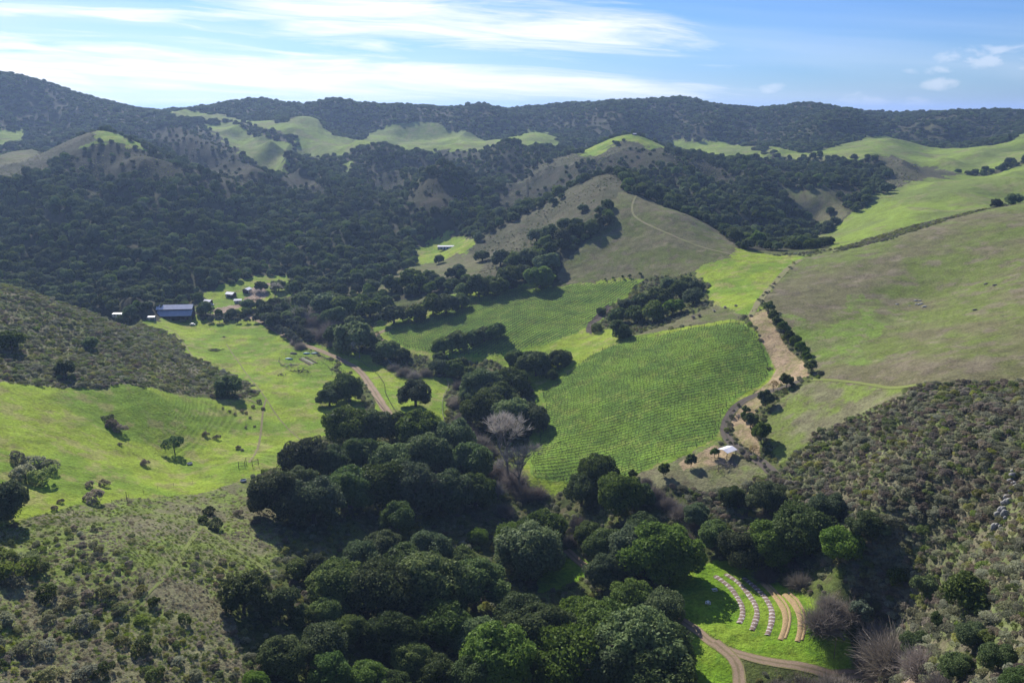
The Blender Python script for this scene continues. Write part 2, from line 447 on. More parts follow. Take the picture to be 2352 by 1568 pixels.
# outline spots in the photograph, laid on the ground between two distances; later ones lie over earlier ones
AREAS = [
    (MEADOW, [(335, 254), (430, 250), (520, 264), (600, 278), (660, 280), (718, 266), (735, 285), (775, 312), (815, 322), (850, 305), (880, 293), (975, 278), (1050, 277),
              (1010, 290), (1080, 304), (1190, 313), (1215, 299), (1262, 304), (1300, 334), (1210, 370), (1140, 370), (1060, 358), (900, 354), (835, 360), (805, 390),
              (775, 360), (740, 366), (690, 362), (670, 330), (600, 300), (540, 280), (480, 275), (400, 270)], 1450, 2080),
    (MEADOW, [(470, 285), (560, 278), (575, 300), (648, 325), (676, 340), (655, 396), (575, 396), (585, 365), (530, 352), (505, 332), (445, 322)], 1250, 2000),
    (FOREST, [(540, 282), (640, 300), (685, 320), (690, 345), (620, 322), (560, 302)], 1300, 2000),
    (MEADOW, [(785, 375), (815, 365), (812, 392), (790, 398)], 1100, 1700),
    (MEADOW, [(1540, 318), (1600, 325), (1640, 318), (1690, 333), (1770, 363), (1760, 374), (1660, 377), (1600, 357), (1530, 325)], 1330, 1900),
    (MEADOW, [(1755, 338), (1850, 350), (1900, 343), (1960, 325), (2010, 311), (2060, 316), (2120, 335), (2190, 340), (2320, 325), (2345, 306), (2400, 302), (2400, 380),
              (2300, 390), (2200, 405), (2100, 390), (1985, 368), (1880, 360), (1770, 352)], 1150, 1800),
    (GREYB, [(1985, 370), (2100, 374), (2180, 390), (2200, 402), (2100, 422), (2000, 432), (2050, 404), (2030, 377)], 950, 1400),
    (MEADOW, [(2400, 368), (2200, 400), (2060, 430), (2005, 450), (1990, 480), (1900, 530), (1850, 545), (1905, 600), (2010, 575), (2110, 540), (2200, 515), (2400, 485)], 650, 1250),
    (DRY, [(1792, 430), (1880, 426), (1928, 448), (1948, 485), (1910, 520), (1862, 512), (1825, 470)], 800, 1180),
    (GRASS, [(215, 298), (250, 294), (280, 306), (335, 340), (340, 352), (240, 358), (180, 380), (110, 398), (165, 350), (220, 322)], 980, 1260),
    (MEADOW, [(-60, 288), (60, 298), (70, 312), (20, 332), (-60, 334)], 1300, 1700),
    (GREYB, [(75, 345), (220, 300), (225, 320), (120, 380), (60, 402), (-60, 435), (-60, 385)], 950, 1260),
    (DRY, [(-40, 362), (85, 342), (70, 366), (-40, 384)], 950, 1260),
    (FARB, [(335, 300), (470, 290), (525, 335), (600, 392), (580, 432), (500, 415), (420, 365), (350, 335)], 1020, 1700),
    (FARB, [(150, 352), (330, 345), (420, 395), (380, 430), (300, 405), (200, 400), (120, 410)], 900, 1200),
    (FARB, [(930, 360), (1010, 368), (1060, 400), (1000, 398), (940, 385)], 1050, 1600),
    (FARB, [(1540, 352), (1640, 380), (1720, 412), (1690, 432), (1600, 400), (1530, 385)], 950, 1300),
    (FARB, [(940, 450), (1010, 402), (1080, 445), (1090, 480), (1000, 490), (930, 480)], 900, 1100),
    (FARB, [(640, 400), (700, 395), (750, 425), (745, 450), (680, 445), (640, 425)], 980, 1350),
    (FARB, [(845, 392), (900, 385), (930, 415), (900, 440), (850, 425)], 980, 1350),
    (FARB, [(1000, 345), (1080, 345), (1110, 362), (1060, 372), (1000, 362)], 1200, 1700),
    (FARB, [(1130, 480), (1150, 440), (1200, 450), (1190, 490), (1150, 500)], 900, 1150),
    (FARB, [(440, 470), (520, 462), (560, 480), (500, 495), (450, 490)], 820, 1000),
    (DRY, [(262, 470), (300, 462), (330, 462), (320, 470), (280, 476)], 820, 1000),
    (FARB, [(120, 430), (200, 420), (260, 440), (210, 460), (130, 455)], 820, 1050),
    (FARB, [(330, 342), (420, 388), (545, 440), (520, 445), (400, 400), (330, 355)], 960, 1150),
    (GREYB, [(1150, 420), (1230, 390), (1330, 352), (1420, 330), (1470, 320), (1560, 350), (1500, 372), (1440, 392), (1300, 432), (1200, 462), (1160, 442)], 1040, 1360),
    (FARB, [(1150, 424), (1230, 400), (1330, 372), (1440, 340), (1500, 345), (1560, 365), (1500, 390), (1440, 400), (1300, 440), (1200, 465)], 1040, 1300),
    (GRASS, [(1320, 350), (1400, 316), (1455, 304), (1510, 316), (1570, 350), (1500, 342), (1440, 322), (1400, 337), (1380, 352), (1330, 360)], 1140, 1400),
    (GREYB, [(1060, 572), (1160, 517), (1300, 432), (1410, 388), (1430, 418), (1440, 450), (1400, 480), (1300, 545), (1220, 572), (1160, 640), (1090, 660), (1070, 620), (1060, 590)], 630, 940),
    (DRY, [(1420, 440), (1462, 443), (1565, 486), (1705, 568), (1690, 590), (1640, 602), (1600, 628), (1480, 642), (1300, 648), (1270, 640), (1290, 600), (1400, 520)], 560, 800),
    (BRUSH, [(1520, 475), (1570, 487), (1660, 535), (1690, 565), (1640, 545), (1560, 505)], 600, 800),
    (GRASS, [(950, 568), (1010, 544), (1072, 536), (1090, 560), (1060, 592), (1015, 626), (980, 632), (950, 604)], 700, 980),
    (DRY, [(770, 655), (850, 655), (980, 604), (1060, 580), (1120, 600), (1080, 640), (980, 640), (900, 690), (840, 676)], 560, 840),
    (GRASS, [(600, 650), (660, 640), (655, 690), (620, 690)], 600, 800),
    (GRASS, [(450, 712), (460, 680), (540, 646), (600, 634), (665, 628), (668, 690), (620, 705), (560, 712), (480, 716)], 590, 800),
    (GRASS, [(860, 740), (960, 700), (1080, 665), (1290, 652), (1475, 632), (1490, 640), (1400, 720), (1350, 760), (1440, 745), (1430, 790), (1330, 850), (1225, 895), (1200, 850),
             (1130, 830), (1000, 825), (930, 810), (870, 780)], 440, 680),
    (GRASS, [(1590, 622), (1690, 584), (1700, 570), (1845, 588), (1790, 640), (1740, 692), (1722, 722), (1700, 722), (1640, 702), (1620, 660)], 440, 650),
    (DRY, [(1450, 770), (1560, 735), (1650, 700), (1700, 722), (1700, 742), (1560, 752), (1450, 785)], 420, 600),
    (GROVE, [(1385, 750), (1400, 705), (1480, 650), (1590, 632), (1625, 660), (1610, 700), (1560, 730), (1480, 755)], 440, 640),
    (VINE, [(880, 766), (905, 752), (1060, 700), (1110, 668), (1280, 657), (1462, 642), (1470, 648), (1400, 705), (1325, 765), (1260, 790), (1130, 818), (1000, 812), (930, 800)], 440, 680),
    (HILL, [(1842, 590), (2100, 516), (2400, 448), (2400, 885), (2100, 890), (1880, 874), (1840, 780), (1762, 702), (1745, 690)], 260, 660),
    (HILLG, [(1810, 745), (1900, 732), (2000, 690), (2055, 700), (2035, 760), (1960, 800), (1900, 838), (1850, 800)], 330, 520),
    (SCRUB, [(1880, 868), (2080, 888), (2060, 930), (1910, 985), (1835, 1045), (1780, 1070), (1750, 1000), (1770, 940), (1840, 880)], 250, 390),
    (BRUSH, [(2400, 872), (2120, 884), (2060, 918), (1960, 950), (1900, 990), (1830, 1050), (1790, 1090), (1720, 1090), (1560, 1130), (1600, 1200), (1700, 1290), (1850, 1300), (1950, 1360),
             (2020, 1450), (2100, 1580), (2400, 1580)], 90, 380),
    (BRUSH, [(1925, 580), (2050, 546), (2200, 500), (2315, 466), (2315, 454), (2200, 486), (2050, 533), (1915, 571)], 560, 690),
    (GRASS, [(1200, 1110), (1205, 1060), (1225, 1000), (1235, 940), (1225, 885), (1290, 850), (1360, 800), (1440, 772), (1560, 755), (1700, 732), (1735, 750), (1780, 830), (1785, 870), (1740, 905),
             (1690, 925), (1660, 1000), (1650, 1025), (1560, 1070), (1450, 1110), (1380, 1130), (1280, 1125)], 280, 520),
    (VINE, [(1222, 1094), (1215, 1062), (1240, 1000), (1250, 930), (1240, 905), (1290, 870), (1360, 815), (1440, 782), (1560, 760), (1690, 740), (1710, 742), (1745, 775), (1772, 830),
            (1775, 860), (1740, 890), (1690, 915), (1665, 950), (1655, 985), (1640, 1008), (1560, 1045), (1450, 1092), (1380, 1108), (1280, 1105)], 280, 520),
    (STRAW, [(1718, 728), (1752, 708), (1800, 790), (1852, 838), (1860, 862), (1790, 885), (1745, 935), (1725, 965), (1745, 1030), (1745, 1050), (1695, 1015), (1676, 980), (1700, 930), (1762, 880), (1782, 850),
             (1752, 785)], 280, 520),
    (SCRUB, [(1380, 1110), (1450, 1097), (1560, 1050), (1640, 1014), (1700, 1040), (1760, 1090), (1620, 1130), (1500, 1130), (1430, 1140)], 270, 380),
    (STRAW, [(1560, 1062), (1640, 1022), (1690, 1040), (1660, 1065), (1570, 1080)], 270, 380),
    (GRASS, [(335, 738), (420, 728), (600, 738), (690, 786), (760, 832), (860, 962), (760, 985), (660, 1060), (560, 1105), (300, 1145), (60, 1205), (-80, 1225), (-80, 868), (330, 885), (590, 912), (606, 930),
             (540, 865), (440, 822), (400, 772)], 190, 680),
    (GRASS, [(690, 780), (760, 798), (860, 826), (960, 862), (1030, 872), (1022, 985), (880, 990), (850, 880)], 340, 600),
    (BRUSH, [(-80, 640), (200, 708), (330, 742), (400, 772), (436, 820), (540, 862), (600, 905), (590, 915), (480, 908), (330, 888), (-80, 872)], 330, 590),
    (SCRUB, [(-80, 1222), (300, 1142), (560, 1102), (650, 1112), (640, 1290), (540, 1400), (570, 1600), (-80, 1600)], 110, 330),
    (DRY, [(2080, 1415), (2105, 1440), (2220, 1590), (2190, 1590), (2085, 1445)], 120, 260),
    (HERB, [(1630, 1285), (1700, 1288), (1760, 1310), (1850, 1362), (1900, 1400), (2000, 1545), (1890, 1546), (1700, 1492), (1590, 1440), (1510, 1390), (1560, 1320)], 170, 280),
    (HERB, [(1585, 1452), (1650, 1490), (1690, 1535), (1660, 1600), (1480, 1600), (1520, 1500)], 160, 240),
    (HERB, [(1240, 1290), (1320, 1270), (1370, 1300), (1330, 1345), (1240, 1360)], 200, 300),
    (DIRT, [(490, 722), (550, 707), (600, 690), (620, 668), (615, 655), (590, 652), (575, 658), (555, 695), (500, 708)], 560, 760),
    (DARKDIRT, [(1345, 760), (1352, 738), (1395, 700), (1410, 705), (1365, 745), (1360, 768)], 440, 640),
]
AREA_W = []
for cid, poly, y0, y1 in AREAS:
    if cid == HILL:      # the unseen back of the right-hand hill is meadow too
        AREA_W.append((MEADOW, np.array([(a * yv, yv) for a, yv in ((.395, 615), (.5, 615), (.62, 640), (.9, 640), (.9, 860), (.5, 800), (.42, 760))]), 600, 900))
    pts = np.array([at(px, py, y0, y1)[:2] for px, py in poly])
    AREA_W.append((cid, pts, y0, y1))


def inside(x, y, poly):
    x0, y0 = poly.min(0)
    x1, y1 = poly.max(0)
    res = np.zeros(x.shape, bool)
    cand = np.nonzero((x >= x0) & (x <= x1) & (y >= y0) & (y <= y1))[0]
    if len(cand) == 0:
        return res
    xx, yv = x[cand], y[cand]
    c = np.zeros(len(cand), bool)
    j = len(poly) - 1
    for i in range(len(poly)):
        xi, yi, xj, yj = poly[i, 0], poly[i, 1], poly[j, 0], poly[j, 1]
        if yi != yj:
            cr = ((yi > yv) != (yj > yv)) & (xx < (xj - xi) * (yv - yi) / (yj - yi) + xi)
            c ^= cr
        j = i
    res[cand] = c
    return res


def cover(x, y, rag=1.0):
    """class of the ground at points, with ragged outlines"""
    amp = 0.012 * np.clip(y, 100, 1500) * rag
    wx = x + (fbm(x, y, 14, 4, 51, .6) - .5) * amp * 2.0
    wy = y + (fbm(x, y, 14, 4, 57, .6) - .5) * amp * 3.2
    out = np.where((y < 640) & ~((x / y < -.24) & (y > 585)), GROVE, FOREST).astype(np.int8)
    for cid, poly, y0, y1 in AREA_W:
        m = inside(wx, wy, poly)
        if cid == HILLG:
            m = inside(x + (fbm(x, y, 30, 4, 53) - .5) * 60, y + (fbm(x, y, 30, 4, 54) - .5) * 80, poly)
        if cid in (VINE, STRAW, DARKDIRT):
            m = inside(x + (wx - x) * .25, y + (wy - y) * .25, poly)
        out[m] = cid
    return out


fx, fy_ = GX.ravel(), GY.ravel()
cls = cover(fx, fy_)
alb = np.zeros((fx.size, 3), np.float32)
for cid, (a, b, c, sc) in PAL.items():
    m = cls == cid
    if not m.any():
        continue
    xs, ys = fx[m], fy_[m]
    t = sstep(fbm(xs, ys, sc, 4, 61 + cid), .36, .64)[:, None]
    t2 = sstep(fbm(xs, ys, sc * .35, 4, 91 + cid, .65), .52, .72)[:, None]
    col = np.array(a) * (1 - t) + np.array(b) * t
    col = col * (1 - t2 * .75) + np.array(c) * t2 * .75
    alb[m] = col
# terracettes and mottled tufts on the open slopes
m = (cls == HILL) | (cls == DRY) | (cls == SCRUB)
tt = sstep(fbm(fx[m], fy_[m], 3.2, 3, 131, .7), .45, .75)[:, None]
alb[m] = alb[m] * (1 - tt * .35) + np.array((.13, .115, .075)) * tt * .35
m = cls == GRASS
tt = sstep(fbm(fx[m], fy_[m], 4.0, 3, 141, .7), .6, .8)[:, None]
alb[m] = alb[m] * (1 - tt * .4) + np.array((.15, .15, .06)) * tt * .4


def mesh_np(name, verts, faces):
    me = bpy.data.meshes.new(name)
    verts = np.asarray(verts, np.float32)
    faces = np.asarray(faces, np.int32)
    k = faces.shape[1]
    me.vertices.add(len(verts))
    me.vertices.foreach_set('co', verts.ravel())
    me.loops.add(faces.size)
    me.loops.foreach_set('vertex_index', faces.ravel())
    me.polygons.add(len(faces))
    me.polygons.foreach_set('loop_start', np.arange(0, faces.size, k, dtype=np.int32))
    me.polygons.foreach_set('loop_total', np.full(len(faces), k, np.int32))
    me.update(calc_edges=True)
    return me


def obj(name, me, mat=None, parent=None, smooth=False):
    o = bpy.data.objects.new(name, me)
    COL.objects.link(o)
    if mat is not None and len(me.materials) == 0:
        me.materials.append(mat)
    if smooth:
        me.polygons.foreach_set('use_smooth', np.ones(len(me.polygons), bool))
    if parent is not None:
        o.parent = parent
    return o


def tag(o, label=None, cat=None, group=None, kind=None):
    if label:
        o['label'] = label
    if cat:
        o['category'] = cat
    if group:
        o['group'] = group
    if kind:
        o['kind'] = kind
    return o


def thing(name, label, cat, loc, rz=0.0, group=None):
    o = bpy.data.objects.new(name, None)
    COL.objects.link(o)
    o.empty_display_size = 0.5
    o.location = loc
    o.rotation_euler = (0, 0, rz)
    return tag(o, label, cat, group)


# ------------------------------------------------------------------ materials
def principled(name, col, rough=0.9, spec=0.2, noise=None, bump=None, metal=0.0, col2=None):
    m = bpy.data.materials.new(name)
    m.use_nodes = True
    t = NT(m.node_tree)
    p = t.n('ShaderNodeBsdfPrincipled')
    p.inputs['Roughness'].default_value = rough
    p.inputs['Specular IOR Level'].default_value = spec
    p.inputs['Metallic'].default_value = metal
    tc = t.n('ShaderNodeTexCoord')
    if noise:
        nz = t.noise(tc.outputs['Object'], noise, 5.0, .6)
        b = col2 if col2 else tuple(c * .62 for c in col)
        t.l(t.mix(t.smooth(nz, .35, .68), col, b), p.inputs['Base Color'])
    else:
        p.inputs['Base Color'].default_value = tuple(col) + (1.0,)
    if bump:
        nz = t.noise(tc.outputs['Object'], bump[0], 4.0, .6)
        bp = t.n('ShaderNodeBump')
        bp.inputs['Strength'].default_value = bump[1]
        bp.inputs['Distance'].default_value = bump[2]
        t.l(nz, bp.inputs['Height'])
        t.l(bp.outputs[0], p.inputs['Normal'])
    o = t.n('ShaderNodeOutputMaterial')
    t.l(p.outputs[0], o.inputs[0])
    return m


def ground_material():
    m = bpy.data.materials.new("ground_cover")
    m.use_nodes = True
    t = NT(m.node_tree)
    at_ = t.n('ShaderNodeAttribute', attribute_name='albedo')
    tc = t.n('ShaderNodeTexCoord')
    P = tc.outputs['Object']
    n1 = t.noise(P, .9, 5.0, .65)
    n2 = t.noise(P, .12, 4.0, .6)
    n3 = t.noise(P, 2.6, 3.0, .7)
    v = t.m('ADD', t.m('ADD', t.m('MULTIPLY', n1, .75), t.m('MULTIPLY', n2, .45)), t.m('MULTIPLY', n3, .35))
    v = t.m('ADD', t.m('MULTIPLY', t.m('SUBTRACT', v, .775), 2.3), 1.0)
    v = t.m('MINIMUM', t.m('MAXIMUM', v, .35), 1.7)
    cx = t.n('ShaderNodeCombineXYZ')
    for i in range(3):
        t.l(v, cx.inputs[i])
    col = t.mix(1.0, at_.outputs['Color'], cx.outputs[0], 'MULTIPLY')
    hs = t.n('ShaderNodeHueSaturation')
    t.l(col, hs.inputs['Color'])
    t.l(t.m('ADD', .488, t.m('MULTIPLY', n2, .024)), hs.inputs['Hue'])
    p = t.n('ShaderNodeBsdfPrincipled')
    p.inputs['Roughness'].default_value = 1.0
    p.inputs['Specular IOR Level'].default_value = .05
    t.l(hs.outputs[0], p.inputs['Base Color'])
    bp = t.n('ShaderNodeBump')
    bp.inputs['Strength'].default_value = .9
    bp.inputs['Distance'].default_value = .8
    hgt = t.m('ADD', t.m('ADD', t.m('MULTIPLY', n1, .8), t.m('MULTIPLY', n3, .35)), t.m('MULTIPLY', n2, 1.2))
    t.l(hgt, bp.inputs['Height'])
    t.l(bp.outputs[0], p.inputs['Normal'])
    o = t.n('ShaderNodeOutputMaterial')
    t.l(p.outputs[0], o.inputs[0])
    return m


def foliage(name, dark, light, spec=.07, trans=.36, rough=.6):
    m = bpy.data.materials.new(name)
    m.use_nodes = True
    t = NT(m.node_tree)
    oi = t.n('ShaderNodeObjectInfo')
    at_ = t.n('ShaderNodeAttribute', attribute_name='tint')
    f = t.m('ADD', t.m('MULTIPLY', at_.outputs['Fac'], .75), t.m('MULTIPLY', oi.outputs['Random'], .35), clamp=True)
    col = t.mix(f, dark, light)
    hs = t.n('ShaderNodeHueSaturation')
    t.l(col, hs.inputs['Color'])
    t.l(t.m('ADD', .484, t.m('MULTIPLY', oi.outputs['Random'], .034)), hs.inputs['Hue'])
    t.l(t.m('ADD', .62, t.m('MULTIPLY', t.m('FRACT', t.m('MULTIPLY', oi.outputs['Random'], 7.3)), .80)), hs.inputs['Value'])
    t.l(t.m('ADD', .8, t.m('MULTIPLY', t.m('FRACT', t.m('MULTIPLY', oi.outputs['Random'], 13.7)), .45)), hs.inputs['Saturation'])
    p = t.n('ShaderNodeBsdfPrincipled')
    p.inputs['Roughness'].default_value = rough
    p.inputs['Specular IOR Level'].default_value = spec
    t.l(hs.outputs[0], p.inputs['Base Color'])
    tr = t.n('ShaderNodeBsdfTranslucent')
    t.l(hs.outputs[0], tr.inputs['Color'])
    mx = t.n('ShaderNodeMixShader')
    mx.inputs[0].default_value = trans
    t.l(p.outputs[0], mx.inputs[1])
    t.l(tr.outputs[0], mx.inputs[2])
    o = t.n('ShaderNodeOutputMaterial')
    t.l(mx.outputs[0], o.inputs[0])
    return m


M = {
    'ground': ground_material(),
    'oak': foliage('oak_leaves', (.028, .058, .017), (.185, .235, .075)),
    'oak_sage': foliage('sage_leaves', (.042, .075, .030), (.150, .195, .080)),
    'olive': foliage('olive_leaves', (.055, .075, .055), (.130, .150, .110)),
    'bright': foliage('bright_leaves', (.055, .090, .020), (.140, .175, .045)),
    'brush_green': foliage('brush_green', (.120, .165, .055), (.270, .315, .110), trans=.45),
    'brush_olive': foliage('brush_olive', (.200, .220, .075), (.390, .385, .150), trans=.45),
    'brush_brown': foliage('brush_brown', (.185, .155, .115), (.330, .285, .215), spec=.05, trans=.4),
    'brush_grey': foliage('brush_grey', (.185, .200, .125), (.350, .350, .230), spec=.05, trans=.4),
    'twig': foliage('twig_grey', (.185, .160, .140), (.325, .285, .250), spec=.05, trans=.2),
    'twig_pale': foliage('twig_pale', (.29, .26, .235), (.46, .415, .375), spec=.05, trans=.2),
    'tussock_tan': foliage('tussock_tan', (.26, .235, .14), (.42, .37, .25), spec=.05, trans=.3),
    'tussock_green': foliage('tussock_green', (.17, .22, .05), (.28, .33, .08), spec=.05, trans=.35),
    'yellow': foliage('yellow_leaves', (.20, .15, .04), (.34, .25, .08)),
    'bark': principled('bark', (.115, .095, .080), .9, .1, noise=1.5),
    'bark_pale': principled('bark_pale', (.28, .25, .23), .9, .1, noise=1.5),
    'metal_roof': principled('metal_roof', (.74, .73, .80), .6, .3, noise=.4, col2=(.64, .63, .70)),
    'metal_low': principled('metal_roof_lower', (.40, .42, .50), .6, .3, noise=.4, col2=(.34, .36, .44)),
    'white_roof': principled('white_roof', (.80, .79, .77), .5, .4, noise=.8, col2=(.68, .67, .66)),
    'brown_wall': principled('brown_wall', (.085, .060, .050), .9, .1, noise=2.0),
    'dark_wall': principled('dark_wall', (.05, .05, .055), .9, .1, noise=2.0),
    'grey_wall': principled('grey_wall', (.27, .27, .27), .8, .2, noise=2.0),
    'glass': principled('window_glass', (.03, .04, .05), .1, .6),
    'trim': principled('pale_trim', (.52, .50, .47), .8, .2),
    'wood': principled('weathered_wood', (.125, .105, .090), .9, .1, noise=2.0),
    'wood_pale': principled('pale_wood', (.34, .30, .26), .9, .1, noise=2.0),
    'white_paint': principled('white_paint', (.78, .77, .74), .6, .3, noise=3.0, col2=(.66, .65, .62)),
    'black': principled('black_coat', (.012, .011, .010), .5, .3),
    'car_paint': principled('car_paint', (.62, .63, .64), .3, .6),
    'car_dark': principled('dark_car_paint', (.05, .055, .06), .3, .6),
    'rubber': principled('rubber', (.02, .02, .02), .8, .1),
    'tarp': principled('blue_tarp', (.10, .26, .28), .6, .3, noise=1.5),
    'rock': principled('rock', (.32, .31, .29), .9, .2, noise=1.2, bump=(2.0, .6, .3)),
    'rock_grey': principled('outcrop_rock', (.36, .35, .335), .95, .1, noise=2.2, col2=(.20, .195, .18), bump=(3.0, .9, .4)),
    'rock_dark': principled('dark_rock', (.13, .12, .105), .9, .2, noise=1.2, bump=(2.0, .6, .3)),
    'straw': principled('straw', (.42, .30, .16), .95, .1, noise=2.5, bump=(6.0, .8, .1)),
    'soil': principled('soil', (.10, .078, .062), .95, .1, noise=2.0),
    'dirt': principled('road_dirt', (.275, .205, .145), .95, .1, noise=.5, col2=(.175, .140, .095), bump=(1.2, .4, .15)),
    'dark_dirt': principled('dark_road', (.125, .105, .090), .95, .1, noise=.35, col2=(.090, .076, .066), bump=(1.2, .4, .15)),
    'track': principled('grass_track', (.19, .20, .075), .95, .1, noise=.25, col2=(.22, .185, .115)),
    'vine': principled('vine_wood', (.075, .062, .050), .9, .1),
    'steel': principled('galvanised_steel', (.20, .205, .21), .7, .2),
    'water': principled('water', (.02, .03, .04), .05, .6),
    'sea': principled('sea_water', (.10, .16, .22), .3, .5),
}


def road_material(name, rut, mid_, edge):
    m = bpy.data.materials.new(name)
    m.use_nodes = True
    t = NT(m.node_tree)
    at_ = t.n('ShaderNodeAttribute', attribute_name='cross')
    tc = t.n('ShaderNodeTexCoord')
    n1 = t.noise(tc.outputs['Object'], .45, 4.0, .65)
    n2 = t.noise(tc.outputs['Object'], 2.2, 4.0, .65)
    x = t.m('ADD', t.m('ABSOLUTE', at_.outputs['Fac']), t.m('MULTIPLY', t.m('SUBTRACT', n1, .5), .55))
    col = t.mix(t.m('SUBTRACT', 1.0, t.smooth(x, .08, .30)), rut, mid_)
    col = t.mix(t.smooth(x, .68, .95), col, edge)
    col = t.mix(t.m('MULTIPLY', t.smooth(n2, .42, .7), .55), col, tuple(c * .62 for c in rut))
    p = t.n('ShaderNodeBsdfPrincipled')
    p.inputs['Roughness'].default_value = .97
    p.inputs['Specular IOR Level'].default_value = .1
    t.l(col, p.inputs['Base Color'])
    bp = t.n('ShaderNodeBump')
    bp.inputs['Strength'].default_value = .5
    bp.inputs['Distance'].default_value = .2
    t.l(n2, bp.inputs['Height'])
    t.l(bp.outputs[0], p.inputs['Normal'])
    o = t.n('ShaderNodeOutputMaterial')
    t.l(p.outputs[0], o.inputs[0])
    return m


M['dirt'] = road_material('rutted_dirt', (.300, .222, .155), (.205, .165, .095), (.190, .190, .065))
M['dark_dirt'] = road_material('rutted_dark_dirt', (.125, .105, .090), (.095, .085, .062), (.130, .130, .065))
M['path'] = road_material('grass_path', (.190, .222, .062), (.180, .205, .062), (.165, .185, .062))
M['cattle'] = road_material('cattle_path', (.215, .185, .100), (.190, .180, .080), (.200, .225, .060))


def mulch_material():
    m = bpy.data.materials.new("mulch_and_cloth")
    m.use_nodes = True
    t = NT(m.node_tree)
    at_ = t.n('ShaderNodeAttribute', attribute_name='along')
    tc = t.n('ShaderNodeTexCoord')
    nz = t.noise(tc.outputs['Object'], .9, 3.0, .6)
    wv = t.m('SINE', t.m('ADD', t.m('MULTIPLY', at_.outputs['Fac'], 3.3), t.m('MULTIPLY', nz, 9.0)))
    col = t.mix(t.smooth(wv, .5, .9), (.190, .135, .105), (.52, .47, .45))
    n2 = t.noise(tc.outputs['Object'], 4.0, 3.0, .6)
    col = t.mix(t.m('MULTIPLY', t.smooth(n2, .5, .7), .6), col, (.10, .065, .05))
    p = t.n('ShaderNodeBsdfPrincipled')
    p.inputs['Roughness'].default_value = .95
    t.l(col, p.inputs['Base Color'])
    o = t.n('ShaderNodeOutputMaterial')
    t.l(p.outputs[0], o.inputs[0])
    return m


M['mulch'] = mulch_material()

# ------------------------------------------------------------------ ground sheet, sea
idx = np.arange(NA * NR).reshape(NR, NA)
q = np.stack([idx[:-1, :-1], idx[:-1, 1:], idx[1:, 1:], idx[1:, :-1]], -1).reshape(-1, 4)
gme = mesh_np('ground', np.stack([fx, fy_, HZ.ravel()], 1), q)
ca = gme.color_attributes.new('albedo', 'FLOAT_COLOR', 'POINT')
ca.data.foreach_set('color', np.concatenate([alb, np.ones((len(alb), 1), np.float32)], 1).ravel())
go = obj('ground', gme, M['ground'], smooth=True)
tag(go, kind='structure')
sme = mesh_np('sea', [(-30000, 5150, -75), (30000, 5150, -75), (30000, 42000, -75), (-30000, 42000, -75)], [(0, 1, 2, 3)])
tag(obj('sea', sme, M['sea']), kind='structure')


# ------------------------------------------------------------------ mesh building
class MB:
    def __init__(s):
        s.v, s.f = [], []

    def add(s, vs, fs):
        k = len(s.v)
        s.v += [tuple(p) for p in vs]
        s.f += [tuple(i + k for i in f) for f in fs]

    def box(s, c, d, rz=0.0, top=1.0, rx=0.0):
        hx, hy, hz = d[0] / 2, d[1] / 2, d[2] / 2
        R = Matrix.Rotation(rz, 3, 'Z') @ Matrix.Rotation(rx, 3, 'X')
        vs = []
        for z, k in ((-hz, 1.0), (hz, top)):
            for x, y in ((-hx, -hy), (hx, -hy), (hx, hy), (-hx, hy)):
                vs.append(Vector(c) + R @ Vector((x * k, y * k, z)))
        s.add(vs, [(3, 2, 1, 0), (4, 5, 6, 7), (0, 1, 5, 4), (1, 2, 6, 5), (2, 3, 7, 6), (3, 0, 4, 7)])

    def tube(s, pts, rad, sides=6, cap=True):
        pts = [Vector(p) for p in pts]
        rings = []
        for i, p in enumerate(pts):
            d = (pts[min(i + 1, len(pts) - 1)] - pts[max(i - 1, 0)]).normalized()
            a = d.orthogonal().normalized()
            b = d.cross(a)
            r = rad[i] if hasattr(rad, '__len__') else rad
            rings.append([p + (a * math.cos(t) + b * math.sin(t)) * r for t in [2 * math.pi * k / sides for k in range(sides)]])
        vs = [v for r in rings for v in r]
        fs = []
        for i in range(len(rings) - 1):
            for k in range(sides):
                a, b = i * sides + k, i * sides + (k + 1) % sides
                fs.append((a, b, b + sides, a + sides))
        if cap:
            fs.append(tuple(range(sides - 1, -1, -1)))
            fs.append(tuple(range(len(vs) - sides, len(vs))))
        s.add(vs, fs)

    def slab(s, quad, th):
        """a thin board over four corners, thickness downwards along its normal"""
        q_ = [Vector(p) for p in quad]
        nrm = (q_[1] - q_[0]).cross(q_[3] - q_[0]).normalized() * th
        s.add(q_ + [p - nrm for p in q_], [(0, 1, 2, 3), (7, 6, 5, 4), (4, 5, 1, 0), (5, 6, 2, 1), (6, 7, 3, 2), (7, 4, 0, 3)])

    def build(s, name, mat, parent=None, smooth=False):
        me = bpy.data.meshes.new(name)
        me.from_pydata(s.v, [], s.f)
        me.update()
        return obj(name, me, mat, parent, smooth)


bm_ = bmesh.new()
bmesh.ops.create_icosphere(bm_, subdivisions=2, radius=1.0)
bm_.verts.ensure_lookup_table()
ICO_V = np.array([v.co[:] for v in bm_.verts])
ICO_F = np.array([[v.index for v in f.verts] for f in bm_.faces])
bm_.free()


def unit(v):
    return v / (np.linalg.norm(v, axis=1, keepdims=True) + 1e-9)


